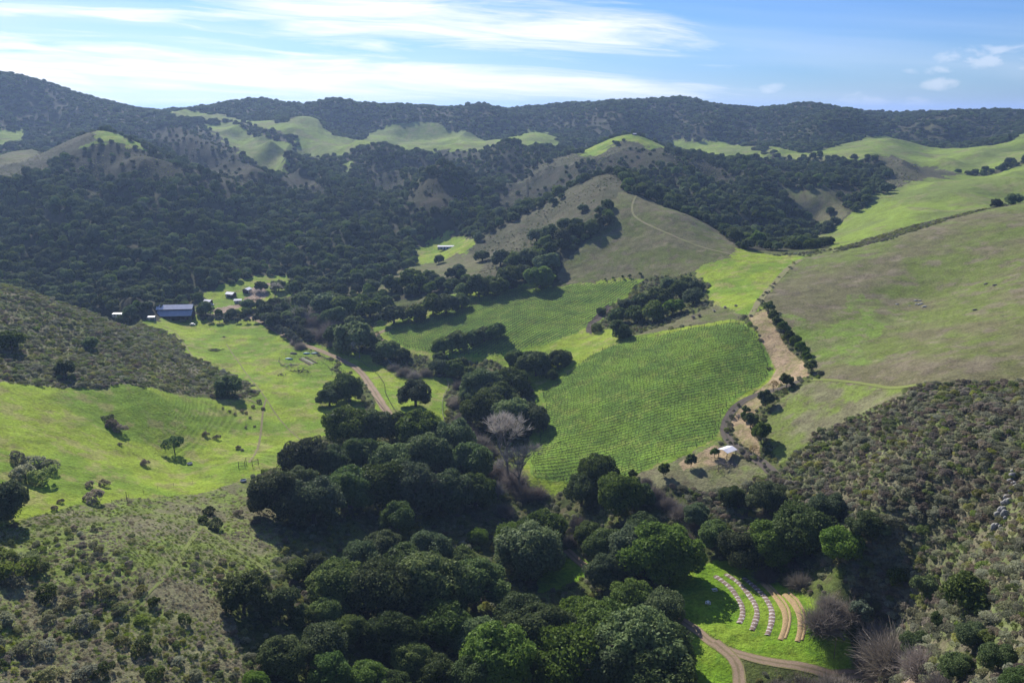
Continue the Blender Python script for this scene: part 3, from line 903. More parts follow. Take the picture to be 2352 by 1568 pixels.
def crown_mesh(name, seed, nlobes, nleaf, leaf, squash=.72, zc=.80, mat='oak', spread=.62, lobe=(.26, .44), low=-.25, jit=.8, open_=0.0, sub=9, heart=.66):
    """a crown of unit radius: lobes on a dome, each covered in leaf clumps"""
    r = np.random.default_rng(seed)
    d = unit(r.normal(size=(nlobes * 6, 3)))
    d = d[d[:, 2] > low]
    keep = [d[0]]
    for c in d[1:]:
        if len(keep) >= nlobes:
            break
        if min(np.linalg.norm(c - k) for k in keep) > 1.35 / math.sqrt(nlobes):
            keep.append(c)
    d = np.array(keep)
    k = len(d)
    rad = r.uniform(lobe[0], lobe[1], k)
    rr = spread * r.uniform(.72, 1.12, k)
    cen = np.stack([d[:, 0] * rr, d[:, 1] * rr, zc + d[:, 2] * rr * squash], 1)
    cen = np.concatenate([cen, [[0, 0, zc]]])
    rad = np.append(rad, .55)
    k += 1
    ltint = r.uniform(0, 1, k)
    if sub:
        sc_, sr_, st_ = [], [], []
        for j in range(k - 1):
            o_ = cen[j] - np.array([0, 0, zc - .15])
            o_ = o_ / (np.linalg.norm(o_) + 1e-9)
            dd = unit(r.normal(size=(sub, 3)) + o_ * .55)
            sc_.append(cen[j] + dd * rad[j] * r.uniform(.55, .85, (sub, 1)) * np.array([1, 1, .85]))
            sr_.append(rad[j] * r.uniform(.30, .56, sub))
            st_.append(np.clip(ltint[j] * .6 + r.uniform(0, .5, sub), 0, 1))
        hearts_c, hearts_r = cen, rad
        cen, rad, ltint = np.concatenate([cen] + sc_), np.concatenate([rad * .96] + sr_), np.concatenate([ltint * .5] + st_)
    else:
        hearts_c, hearts_r = cen, rad
    kh, k = k, len(cen)
    prob = rad ** 2 * np.where(np.arange(k) < kh, 1.0, r.uniform(.25, 1.0, k))
    prob[:kh] *= .35 if sub else 1.0
    li = r.choice(k, nleaf, p=prob / prob.sum())
    ld = unit(r.normal(size=(nleaf, 3)) + np.array([0, 0, .25]))
    out = unit(cen[li] - np.array([0, 0, zc - .2]) + 1e-3)
    flip = (ld * out).sum(1) < -.35
    ld[flip] *= -1
    shell = r.uniform(.78, 1.14, nleaf)
    pos = cen[li] + ld * (rad[li] * shell)[:, None] * np.array([1, 1, .88])
    # drop leaves sunk deep inside other lobes
    ok = np.ones(nleaf, bool)
    for j in range(k):
        dist = np.linalg.norm((pos - cen[j]) / np.array([1, 1, .88]), axis=1)
        ok &= ~((dist < rad[j] * .78) & (li != j))
    pos, li, ld = pos[ok], li[ok], ld[ok]
    m = len(pos)
    nrm = unit(ld + r.normal(size=(m, 3)) * jit)
    a = unit(np.cross(nrm, r.normal(size=(m, 3))))
    b = np.cross(nrm, a)
    s = leaf * r.uniform(.6, 1.45, m)[:, None]
    asp = r.uniform(.55, 1.0, m)[:, None]
    V_ = np.stack([pos - a * s - b * s * asp * .3, pos + a * s * .2 - b * s * asp, pos + a * s + b * s * asp * .3, pos - a * s * .2 + b * s * asp], 1).reshape(-1, 3)
    F_ = np.arange(m * 4).reshape(-1, 4)
    tint = np.repeat(np.clip(ltint[li] * .6 + r.uniform(0, .55, m), 0, 1), 4)
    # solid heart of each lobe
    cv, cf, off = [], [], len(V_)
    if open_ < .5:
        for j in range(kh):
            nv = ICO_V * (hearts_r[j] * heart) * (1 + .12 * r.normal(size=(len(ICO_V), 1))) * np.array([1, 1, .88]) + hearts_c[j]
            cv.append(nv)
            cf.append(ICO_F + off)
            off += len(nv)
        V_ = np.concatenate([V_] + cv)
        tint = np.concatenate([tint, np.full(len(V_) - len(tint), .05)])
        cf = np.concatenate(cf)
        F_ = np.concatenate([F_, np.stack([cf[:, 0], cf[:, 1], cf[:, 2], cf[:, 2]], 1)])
    # quads and triangles together
    me = bpy.data.meshes.new(name)
    nq = m
    tri = F_[nq:, :3]
    me.vertices.add(len(V_))
    me.vertices.foreach_set('co', V_.astype(np.float32).ravel())
    loops = np.concatenate([F_[:nq].ravel(), tri.ravel()]).astype(np.int32)
    me.loops.add(len(loops))
    me.loops.foreach_set('vertex_index', loops)
    me.polygons.add(nq + len(tri))
    st = np.concatenate([np.arange(nq) * 4, nq * 4 + np.arange(len(tri)) * 3]).astype(np.int32)
    tot = np.concatenate([np.full(nq, 4), np.full(len(tri), 3)]).astype(np.int32)
    me.polygons.foreach_set('loop_start', st)
    me.polygons.foreach_set('loop_total', tot)
    me.update(calc_edges=True)
    at_ = me.attributes.new('tint', 'FLOAT', 'POINT')
    at_.data.foreach_set('value', tint.astype(np.float32))
    me.materials.append(M[mat])
    return me


def twig_mesh(name, seed, ntw, thick=.010, mat='twig', tall=1.0, z0=0.0, wide=1.0):
    """a bare thicket: fine twigs fanning up into a dome of unit radius"""
    r = np.random.default_rng(seed)
    V_, F_, T_ = [], [], []
    d = unit(r.normal(size=(ntw, 3)) * np.array([1, 1, .8]) + np.array([0, 0, .45]))
    d[:, 2] = np.abs(d[:, 2])
    ln = r.uniform(.55, 1.0, ntw)
    base = r.normal(size=(ntw, 3)) * np.array([.16, .16, 0])
    for i in range(ntw):
        tip = base[i] + d[i] * ln[i] * np.array([wide, wide, tall])
        mid_ = base[i] * .6 + tip * .5 + r.normal(size=3) * .06
        side = np.cross(d[i], r.normal(size=3))
        side /= np.linalg.norm(side) + 1e-9
        k = len(V_)
        V_ += [base[i] * .8 + mid_ * .2 - side * thick, base[i] * .8 + mid_ * .2 + side * thick, mid_ + side * thick * .9, mid_ - side * thick * .9]
        F_.append((k, k + 1, k + 2, k + 3))
        for q_ in range(4):
            t2 = tip + r.normal(size=3) * .17 * ln[i]
            s2 = np.cross(t2 - mid_, r.normal(size=3))
            s2 /= np.linalg.norm(s2) + 1e-9
            k = len(V_)
            V_ += [mid_ - s2 * thick * .7, mid_ + s2 * thick * .7, t2 + s2 * thick * .3, t2 - s2 * thick * .3]
            F_.append((k, k + 1, k + 2, k + 3))
    V_ = np.array(V_)
    V_[:, 2] = np.maximum(V_[:, 2], 0) + z0
    me = mesh_np(name, V_, F_)
    at_ = me.attributes.new('tint', 'FLOAT', 'POINT')
    at_.data.foreach_set('value', np.repeat(r.uniform(0, 1, len(F_)), 4).astype(np.float32))
    me.materials.append(M[mat])
    return me


def trunk_mesh(name, seed, mat='bark', h=.55, r0=.075, limbs=6, lean=.08, reach=.6):
    r = random.Random(seed)
    b = MB()
    top = Vector((r.uniform(-lean, lean), r.uniform(-lean, lean), h))
    b.tube([(0, 0, -.08), (0, 0, .05), top * .55, top], [r0 * 1.5, r0 * 1.1, r0 * .9, r0 * .75], 7)
    for i in range(limbs):
        a = 2 * math.pi * (i + r.uniform(-.3, .3)) / limbs
        e = Vector((math.cos(a) * reach * r.uniform(.6, 1), math.sin(a) * reach * r.uniform(.6, 1), h + r.uniform(.15, .65)))
        m_ = (top + e) * .5 + Vector((r.uniform(-.06, .06), r.uniform(-.06, .06), r.uniform(-.02, .1)))
        s_ = top * r.uniform(.6, 1)
        b.tube([s_, m_, e], [r0 * .55, r0 * .36, r0 * .12], 5)
    me = bpy.data.meshes.new(name)
    me.from_pydata(b.v, [], b.f)
    me.update()
    me.materials.append(M[mat])
    return me


HD = [crown_mesh('crown', 100 + i, 20 + 3 * (i % 4), 22000, .032, squash=.76 + .05 * (i % 3), zc=.68, low=-.4, mat='oak' if i % 4 else 'oak_sage') for i in range(7)]
MD = [crown_mesh('crown', 200 + i, 14 + 2 * (i % 3), 6500, .060, squash=.74 + .05 * (i % 3), zc=.64, low=-.42, mat=('oak', 'oak', 'oak_sage')[i % 3]) for i in range(6)]
OLV = [crown_mesh('crown', 300 + i, 12, 2600, .07, zc=.95, squash=.85, mat='olive', jit=.8) for i in range(3)]
ROWT = [crown_mesh('crown', 320 + i, 12, 4200, .06, zc=.95, squash=.9, mat='oak') for i in range(3)]
BRT = [crown_mesh('crown', 340 + i, 14, 5200, .055, zc=.75, squash=.8, mat='bright') for i in range(3)]
YEL = [crown_mesh('crown', 350, 10, 900, .06, zc=.95, squash=.9, mat='yellow', open_=1.0)]
SHR = {k: [crown_mesh('foliage', 400 + 10 * j + i, 7, 2400, .062, zc=.32, squash=.7, mat=k, lobe=(.22, .5), low=-.1, jit=1.2, sub=5, open_=1.0) for i in range(2)]
       for j, k in enumerate(('brush_green', 'brush_olive', 'brush_brown', 'brush_grey', 'bright'))}
TRK = [trunk_mesh('trunk', 500 + i, limbs=9, reach=.82) for i in range(5)]
TRK_T = [trunk_mesh('trunk', 520 + i, h=.7, r0=.05, limbs=5, reach=.4) for i in range(3)]
TRK_S = [trunk_mesh('stem', 540 + i, h=.22, r0=.05, limbs=5, reach=.45) for i in range(2)]
TWIG = [twig_mesh('twigs', 600 + i, 620, .011, 'twig') for i in range(3)]
TUS = {k: [twig_mesh('blades', 640 + i, 70, .055, 'tussock_' + k, tall=.65) for i in range(2)] for k in ('tan', 'green')}
TWIGP = [twig_mesh('twigs', 620 + i, 620, .009, 'twig_pale', tall=1.25, z0=.35, wide=.8) for i in range(2)]

ORD = ['first', 'second', 'third', 'fourth', 'fifth', 'sixth', 'seventh', 'eighth', 'ninth', 'tenth', 'eleventh', 'twelfth', 'thirteenth', 'fourteenth',
       'fifteenth', 'sixteenth', 'seventeenth', 'eighteenth', 'nineteenth', 'twentieth', 'twenty-first', 'twenty-second', 'twenty-third', 'twenty-fourth']


def ordinal(i, n_):
    if n_ == 1:
        return ''
    if i == 0:
        return ', leftmost one'
    if i == n_ - 1:
        return ', rightmost one'
    return ', %s from the left' % ORD[i]


def plant_at(name, label, cat, loc, R_, crown, trunk, group=None, tall=1.0, sink=.15, crown_name='crown', trunk_name='trunk'):
    o = thing(name, label, cat, (loc[0], loc[1], loc[2] - sink), random.uniform(0, 6.28), group)
    e_ = random.uniform(-.13, .13)
    o.scale = (R_ * (1 + e_), R_ * (1 - e_), R_ * tall)
    c = obj(crown_name, crown, None, o)
    if trunk is not None:
        obj(trunk_name, trunk, None, o)
    return o


N_OAK = [0]


def grove(spots, name, cat, text, group, crowns, trunks, y0=90.0, y1=3200.0, tall=1.0, kw=None):
    spots = sorted(spots)
    for i, s in enumerate(spots):
        p = at(s[0], s[1], y0, y1)
        R_ = .5 * s[2] * mpp(p) * random.uniform(.97, 1.06)
        lab = (text + ordinal(i, len(spots))) if '%' not in text else text % ordinal(i, len(spots))
        plant_at(name, lab, cat, p, R_, random.choice(crowns), random.choice(trunks) if trunks else None,
                 group if len(spots) > 1 else None, tall * random.uniform(.92, 1.08), **(kw or {}))
        if cat == 'oak tree':
            N_OAK[0] += 1


OAK = ('oak_tree', 'oak tree')
# --- lone oaks
grove([(525, 908, 66)], *OAK, 'round dark oak standing alone at the tip of the brushy hill', None, MD, TRK)
grove([(955, 932, 86)], *OAK, 'broad dark oak alone in the grass between dirt road and creek', None, HD, TRK)
grove([(757, 930, 58)], *OAK, 'smaller oak of the pair in the pasture, leaning over bare soil', None, HD, TRK)
grove([(803, 922, 84)], *OAK, 'big round oak of the pair in the pasture beside the dirt road', None, HD, TRK)
grove([(764, 905, 46)], *OAK, 'small oak crown tucked behind the oak pair in the pasture', None, HD, TRK)
grove([(1422, 776, 58)], *OAK, 'flat topped oak alone at the upper corner of the large vineyard', None, MD, TRK)
grove([(402, 1042, 50)], *OAK, 'thin open oak with bare trunk standing on the green slope', None, [crown_mesh('crown', 701, 12, 6500, .05, zc=1.0, squash=.75, mat='oak_sage', open_=1.0)], TRK_T, tall=1.1)
grove([(1905, 492, 24)], *OAK, 'single oak on the far yellow-green field below the wooded slope', None, MD, TRK, y0=800)
grove([(15, 1190, 120)], *OAK, 'large dark oak cut by the left edge above its own shadow', None, HD, TRK)
grove([(28, 802, 62)], *OAK, 'dark oak at the left edge on the brushy hill', None, MD, TRK)
grove([(152, 862, 48)], *OAK, 'small dark oak at the foot of the brushy hill', None, MD, TRK)
grove([(208, 800, 40)], *OAK, 'dark bushy oak halfway up the brushy hill', None, MD, TRK)
# --- groves
grove([(855, 672, 42), (900, 670, 56), (948, 666, 62), (1008, 606, 28), (1055, 632, 36)], *OAK, 'dark oak on the bank above the small vineyard\'s far end', 'oaks on the bank above the small vineyard', MD, TRK, 560)
grove([(1108, 600, 40), (1150, 612, 52), (1185, 618, 56), (1218, 612, 62), (1258, 622, 60), (1240, 660, 76), (1170, 660, 66), (1140, 676, 56), (1100, 680, 60), (1065, 682, 50), (1200, 640, 50)],
      *OAK, 'dark oak on the lower flank of the central hill', 'oaks on the lower flank of the central hill', MD, TRK, 560)
grove([(1232, 555, 44), (1262, 552, 48), (1295, 558, 52), (1322, 545, 42), (1352, 540, 46), (1386, 522, 38), (1296, 528, 36), (1270, 470, 22), (1290, 456, 18), (1338, 486, 24), (1400, 512, 26), (1325, 520, 30)],
      *OAK, 'dark oak in the clump high on the central hill', 'oaks high on the central hill', MD, TRK, 600)
grove([(700, 712, 66), (748, 722, 70), (800, 726, 70), (850, 730, 66), (770, 748, 58), (680, 672, 44), (640, 668, 40), (720, 680, 44), (815, 760, 50), (600, 668, 30)],
      *OAK, 'dark oak in the belt beyond the ranch road', 'oaks in the belt beyond the ranch road', MD, TRK, 480)
grove([(905, 742, 64), (956, 738, 58), (995, 722, 60), (1025, 720, 58), (880, 710, 50), (1060, 706, 46)], *OAK, 'spreading oak shading the west edge of the small vineyard', 'oaks at the west edge of the small vineyard', MD, TRK, 480)
grove([(812, 806, 92), (770, 790, 60), (893, 822, 62), (925, 826, 40), (852, 800, 50)], *OAK, 'dense dark oak behind the bare roadside tree', 'oaks behind the bare roadside tree', MD, TRK, 420)
grove([(1020, 812, 56), (1052, 800, 60), (1085, 792, 50), (1112, 782, 48), (1140, 780, 54)], *OAK, 'flat topped oak in the line across the small vineyard', 'oaks in the line across the small vineyard', MD, TRK, 420)
grove([(1008, 858, 48), (1042, 862, 54), (1076, 872, 46), (1010, 836, 40), (1060, 848, 40)], *OAK, 'dark oak in the clump below the small vineyard', 'oaks below the small vineyard', MD, TRK, 400)
grove([(1188, 848, 64), (1232, 862, 84), (1282, 842, 58), (1268, 872, 30)], *OAK, 'open crowned oak between the two vineyards', 'oaks between the two vineyards', HD, TRK, 380)
grove([(1108, 922, 106), (1172, 908, 96), (1112, 975, 112), (1178, 992, 118), (1222, 985, 84), (1142, 945, 96), (1085, 935, 70)], *OAK, 'large oak in the creek grove beside the big vineyard', 'oaks of the creek grove beside the big vineyard', HD, TRK, 330)
grove([(1420, 742, 48), (1460, 742, 56), (1502, 738, 62), (1545, 722, 56), (1592, 698, 50), (1560, 682, 52), (1512, 702, 60), (1470, 708, 48), (1600, 672, 36), (1440, 718, 40), (1535, 665, 40), (1575, 660, 36), (1380, 722, 22)],
      *OAK, 'dark oak in the gully grove below the bright saddle', 'oaks in the gully grove below the saddle', MD, TRK, 430)
grove([(805, 1020, 120), (862, 1020, 112), (920, 1010, 90), (965, 1030, 118), (1042, 1050, 112), (700, 1088, 116), (765, 1095, 110), (830, 1085, 110), (900, 1095, 120), (985, 1090, 130), (1078, 1105, 120)],
      *OAK, 'big oak in the upper part of the wood beside the pasture', 'oaks in the upper part of the central wood', HD, TRK, 220)
grove([(640, 1190, 140), (722, 1200, 146), (805, 1165, 138), (885, 1160, 140), (960, 1170, 140), (1030, 1175, 130), (1092, 1160, 100), (915, 1220, 90), (690, 1150, 110)], *OAK, 'big oak in the lower part of the wood, above deep shadow',
      'oaks in the lower part of the central wood', HD, TRK, 200)
grove([(1215, 1312, 168), (1098, 1248, 48), (1245, 1262, 120), (1180, 1265, 90)], *OAK, 'tall oak beside the open grass at the creek crossing', 'oaks at the creek crossing', HD, TRK, 190)
grove([(1335, 1160, 96), (1372, 1120, 108), (1425, 1180, 126), (1390, 1290, 112), (1512, 1320, 172), (1452, 1300, 124), (1392, 1345, 100), (1350, 1250, 70), (1470, 1240, 90), (1470, 1160, 70), (1452, 1405, 112), (1525, 1428, 104)], *OAK, 'large oak between the vineyard foot and the lower dirt road',
      'oaks between the vineyard foot and the lower road', HD, TRK, 190)
grove([(780, 1385, 140), (872, 1410, 168), (985, 1400, 190), (1090, 1400, 150), (930, 1330, 120), (830, 1330, 110), (760, 1430, 84), (880, 1300, 104), (985, 1305, 112), (1060, 1320, 100), (1020, 1470, 130), (900, 1490, 140), (1120, 1345, 84), (720, 1330, 80)], *OAK, 'broad oak in the second row of the near wood', 'oaks in the second row of the near wood', HD, TRK, 160)
grove([(1150, 1570, 190), (1240, 1520, 190), (1300, 1585, 220), (1395, 1520, 190), (1465, 1570, 220), (1530, 1520, 150), (1390, 1600, 200), (1190, 1470, 150), (1500, 1620, 200), (1090, 1600, 130), (1100, 1500, 130), (1340, 1470, 130)], *OAK, 'huge oak in the nearest wood along the bottom edge',
      'oaks in the nearest wood', HD, TRK, 120)
grove([(560, 1405, 112), (640, 1415, 92), (692, 1430, 66), (590, 1370, 80), (680, 1330, 62)], *OAK, 'bright green young oak at the edge of the scrubby slope', 'young oaks at the edge of the scrubby slope', BRT + HD[:2], TRK, 150)
grove([(655, 1545, 124), (745, 1520, 130), (800, 1475, 84), (760, 1580, 110), (850, 1590, 100), (945, 1545, 96), (1000, 1580, 110), (905, 1600, 90), (590, 1590, 70)], *OAK, 'oak with pale green crown low in the picture beside the scrub',
      'oaks low beside the scrub', HD, TRK, 120)
grove([(1640, 1252, 84), (1698, 1300, 106), (1762, 1280, 128), (1848, 1262, 158), (1930, 1282, 104), (1600, 1205, 66), (1680, 1160, 66), (1760, 1180, 100), (1900, 1200, 90), (1985, 1230, 80)], *OAK, 'dark oak in the thicket above the curved garden beds',
      'oaks above the curved garden beds', HD, TRK, 170)
grove([(2110, 1500, 80), (2200, 1560, 90), (2290, 1540, 90), (2230, 1480, 80), (2330, 1600, 100), (2160, 1440, 60)], *OAK, 'dark bushy oak at the foot of the chaparral slope', 'oaks at the foot of the chaparral slope', HD, TRK, 110)
grove([(2215, 1410, 124), (2120, 1370, 66), (2060, 1345, 50)], 'willow_tree', 'willow', 'pale yellow-green leafy willow on the chaparral slope', 'pale willows on the chaparral slope', BRT, TRK, 120)
grove([(1975, 1425, 56)], 'willow_tree', 'willow', 'small round grey-green willow among bare thickets by the garden', None, OLV, TRK, 120)

# --- planted rows
grove([(1765, 716, 28), (1776, 738, 28), (1784, 754, 34), (1800, 766, 32), (1812, 782, 28), (1826, 796, 30), (1840, 816, 36), (1851, 830, 28), (1862, 856, 36)], 'orchard_tree', 'tree',
      'dense dark tree in the row between straw strip and grassy hillside', 'dark trees along the straw strip', ROWT, TRK_T, 260, 560, kw=None)
grove([(1805, 892, 36), (1757, 932, 40), (1712, 950, 22), (1724, 982, 44), (1748, 1020, 56), (1708, 966, 24)], 'orchard_tree', 'tree', 'dark round tree standing beside the bend of the dark road', 'dark trees beside the bend of the road', ROWT, TRK_T, 250, 480)
grove([(1525, 1092, 30), (1587, 1070, 30), (1641, 1050, 24), (1452, 1098, 22)], 'orchard_tree', 'tree', 'small round tree on a bare stem below the vineyard edge', 'small trees below the vineyard edge', ROWT, TRK_T, 250, 420, tall=1.15)
grove([(1776, 896, 28)], 'orchard_tree', 'tree', 'thin yellowish tree among the dark ones by the road bend', None, YEL, TRK_T, 250, 480)
grove([(1730, 1042, 30)], 'orchard_tree', 'tree', 'sparse yellow sapling on straw beside the road', None, YEL, TRK_T, 250, 480)
grove([(468, 738, 14), (485, 740, 16), (504, 741, 20), (520, 741, 14), (546, 742, 15), (568, 742, 16), (588, 741, 18), (606, 742, 18), (622, 742, 18)], 'olive_tree', 'olive tree', 'grey-green olive tree in the row at the top of the pasture',
      'olive trees at the top of the pasture', OLV, TRK_T, 400, 760)
grove([(612 + 7.6 * i, 742 + 5.2 * i, 22) for i in range(11)], 'olive_tree', 'olive tree', 'olive tree in the hedge-like line along the pasture', 'olive trees along the pasture', OLV, TRK_T, 400, 760)
grove([(640 + 9 * i, 728 + 7.0 * i, 24) for i in range(9)], 'olive_tree', 'olive tree', 'olive tree on the creek side of the ranch road', 'olive trees on the creek side of the ranch road', OLV, TRK_T, 400, 760)
grove([(1618, 702, 8), (1640, 716, 8), (1606, 728, 12), (1592, 732, 12), (1665, 708, 9), (1690, 704, 9)], 'young_tree', 'tree', 'bare young tree along the fence above the large vineyard', 'young trees along the fence above the vineyard', TWIGP, TRK_T, 400, 640)
grove([(1408, 642, 8), (1430, 640, 9), (1446, 638, 9), (1470, 634, 11), (1390, 644, 7)], 'young_tree', 'tree', 'tiny dark young tree casting a shadow above the small vineyard', 'young trees above the small vineyard', ROWT, TRK_T, 500, 700)

# --- bare trees and thickets
def branch_tree(name, loc, h, label, seed, twigs, mat='bark_pale'):
    o = thing(name, label, 'tree', loc, 0)
    r = random.Random(seed)
    b, tw = MB(), []

    def grow(p, d, ln, rad, lv):
        q_ = p + d * ln
        m_ = (p + q_) * .5 + Vector((r.uniform(-1, 1), r.uniform(-1, 1), r.uniform(-.5, .5))) * ln * .08
        b.tube([p, m_, q_], [rad, rad * .82, rad * .62], 5 if lv else 7, cap=False)
        if lv >= 4:
            tw.append((q_, d))
            return
        for _ in range(3 if lv else 4):
            nd = (d + Vector((r.uniform(-1, 1), r.uniform(-1, 1), r.uniform(-.25, .6))) * .75).normalized()
            grow(q_, nd, ln * r.uniform(.58, .82), rad * .58, lv + 1)

    grow(Vector((0, 0, -.3)), Vector((r.uniform(-.1, .1), 0, 1)).normalized(), h * .32, h * .022, 0)
    b.build('trunk', M[mat], o)
    V_, F_ = [], []
    for p, d in tw:
        for _ in range(twigs):
            e = p + (d + Vector((r.uniform(-1, 1), r.uniform(-1, 1), r.uniform(-.4, .8)))).normalized() * h * r.uniform(.05, .14)
            s_ = (e - p).cross(Vector((r.uniform(-1, 1), r.uniform(-1, 1), r.uniform(-1, 1)))).normalized() * h * .003
            k = len(V_)
            V_ += [p - s_, p + s_, e + s_ * .4, e - s_ * .4]
            F_.append((k, k + 1, k + 2, k + 3))
    me = mesh_np('twigs', V_, F_)
    at_ = me.attributes.new('tint', 'FLOAT', 'POINT')
    at_.data.foreach_set('value', np.random.default_rng(seed).uniform(.3, 1, len(V_)).astype(np.float32))
    obj('twigs', me, M['twig_pale'], o)
    return o


p = at(1166, 1112)
branch_tree('cottonwood_tree', p, 165 * mpp(p), 'tall bare grey cottonwood beside the creek at the vineyard corner', 11, 14)
p = at(826, 822)
branch_tree('bare_tree', p, 42 * mpp(p), 'small leafless spreading tree on the grass beside the dirt road', 12, 4)
p = at(1194, 1136)
branch_tree('cottonwood_tree', p, 125 * mpp(p), 'smaller bare cottonwood just below the tall one', 13, 12)
p = at(596, 706, 500)
branch_tree('bare_tree', p, 48 * mpp(p), 'leafless tree with a few yellow leaves beside the ranch yard', 14, 5)
p = at(632, 688, 500)
branch_tree('bare_tree', p, 42 * mpp(p), 'purple-grey leafless tree behind the ranch yard', 15, 7, 'bark')
p = at(590, 705, 500)
plant_at('yellow_shrub', 'yellow-leaved shrub under the bare tree at the ranch yard', 'shrub', p, 12 * mpp(p), YEL[0], None, None)

TH = ('willow_thicket', 'thicket')
kt = dict(crown_name='twigs')
grove([(650, 716, 50), (690, 732, 52), (725, 750, 56), (748, 778, 60), (778, 792, 54), (712, 772, 40), (672, 700, 44), (760, 760, 50), (735, 725, 44)], *TH, 'purple-grey bare willow thicket beside the ranch road', 'bare thickets beside the ranch road', TWIG, None, 430, kw=kt)
grove([(690, 800, 34), (680, 790, 30)], *TH, 'reddish bare thicket at the end of the olive hedge', 'thickets at the end of the olive hedge', TWIG, None, 430, kw=kt)
grove([(1056, 892, 40), (1050, 932, 50), (1062, 972, 54), (1078, 1002, 54), (1102, 1022, 54), (1124, 1046, 54), (1142, 1090, 60), (1180, 1112, 74), (1206, 1142, 64), (1130, 1130, 60), (1235, 1140, 50), (1160, 1180, 50)], *TH,
      'mauve-grey bare willow thicket filling the creek bed', 'bare thickets along the creek', TWIG, None, 300, kw=kt)
grove([(928, 862, 40), (950, 868, 36), (905, 850, 30), (978, 862, 36)], *TH, 'bare mauve thicket behind the white fence', 'bare thickets behind the white fence', TWIG, None, 380, kw=kt)
grove([(1330, 1210, 54), (1312, 1248, 46), (1562, 1182, 64), (1532, 1162, 54), (1602, 1216, 50), (1502, 1142, 58), (1485, 1110, 30), (1575, 1240, 40)], *TH, 'bare brownish thicket below the vineyard foot', 'bare thickets below the vineyard foot', TWIG, None, 230, kw=kt)
grove([(1888, 1440, 104), (1958, 1412, 76), (2062, 1540, 176), (2012, 1468, 92), (2118, 1545, 120), (1905, 1395, 70), (1840, 1345, 70), (1760, 1330, 60), (2170, 1590, 100), (2000, 1530, 90)], *TH,
      'large pinkish-grey bare thicket beside the curved garden beds', 'bare thickets beside the garden beds', TWIG, None, 150, kw=kt)
grove([(1850, 1592, 90), (1905, 1590, 90), (1785, 1588, 64), (1955, 1592, 66), (1730, 1596, 50)], *TH, 'bare grey thicket in front of the lower dirt road', 'bare thickets in front of the lower road', TWIG, None, 140, kw=kt)

# --- single shrubs on the near slopes
SB = ('shrub', 'shrub')
ks = dict(crown_name='foliage', trunk_name='stem', sink=.05)
grove([(258, 980, 34), (275, 992, 36), (250, 965, 30)], *SB, 'dark brown and green shrub in the clump on the green slope', 'shrubs in the clump on the green slope', SHR['brush_brown'] + SHR['brush_green'], TRK_S, kw=ks)
grove([(60, 1098, 66), (98, 1108, 64), (80, 1068, 56), (110, 1078, 50), (40, 1062, 44)], *SB, 'tall grey-brown shrub in the big clump near the left edge', 'shrubs in the clump near the left edge', SHR['brush_grey'] + SHR['brush_green'], TRK_S, kw=ks)
grove([(472, 1000, 18), (498, 1008, 18), (547, 1030, 14), (556, 1034, 9), (546, 1026, 8), (565, 982, 8), (585, 980, 8)], *SB, 'small round dark shrub on the terraced green slope', 'shrubs on the terraced slope', SHR['brush_brown'], TRK_S, kw=ks)
grove([(512, 938, 8), (528, 945, 8), (540, 952, 9), (556, 945, 10), (566, 950, 10), (582, 935, 12), (596, 925, 14), (604, 940, 12), (575, 960, 8)], *SB, 'little dark shrub below the oak at the hill tip', 'little shrubs below the oak at the hill tip', SHR['brush_brown'], TRK_S, kw=ks)
grove([(218, 1152, 56), (207, 1118, 26), (240, 1115, 26), (125, 1170, 20), (140, 1155, 18)], *SB, 'rounded purple-brown shrub above the fence line', 'rounded shrubs above the fence line', SHR['brush_brown'], TRK_S, kw=ks)
grove([(332, 1068, 24), (275, 1022, 12), (466, 1198, 36), (497, 1215, 44), (482, 1180, 34), (548, 1182, 24), (588, 1205, 26)], *SB, 'solitary dark shrub on the slope left of the wood', 'solitary shrubs left of the wood', SHR['brush_brown'] + SHR['bright'], TRK_S, kw=ks)
grove([(30, 1330, 86), (68, 1300, 66), (92, 1312, 50), (15, 1290, 60)], *SB, 'green shrub in the thick clump at the left edge', 'shrubs in the thick clump at the left edge', SHR['brush_green'], TRK_S, kw=ks)
rs = random.Random(5)
spots = []
while len(spots) < 22:
    x, y = rs.uniform(0, 520), rs.uniform(1300, 1560)
    if x > 470 - (y - 1300) * .1 or y < 1300 + x * .18:
        continue
    if all((x - a[0]) ** 2 + (y - a[1]) ** 2 > 46 ** 2 for a in spots):
        spots.append((x, y, rs.uniform(26, 58)))
grove(spots[:11], *SB, 'bright green shrub on the scrubby near slope', 'bright shrubs on the near slope', SHR['bright'] + SHR['brush_olive'], TRK_S, kw=ks)
grove(spots[11:], *SB, 'dark upright shrub on the scrubby near slope', 'dark shrubs on the near slope', SHR['brush_green'] + SHR['brush_grey'], TRK_S, kw=ks)
grove([(1368, 760, 34), (1382, 718, 22)], *SB, 'rounded evergreen shrub beside the dark track between vineyards', 'shrubs beside the dark track', SHR['brush_green'], TRK_S, kw=ks)
grove([(870, 832, 34)], *SB, 'pale green rounded shrub behind the pasture fence', None, SHR['bright'], TRK_S, kw=ks)


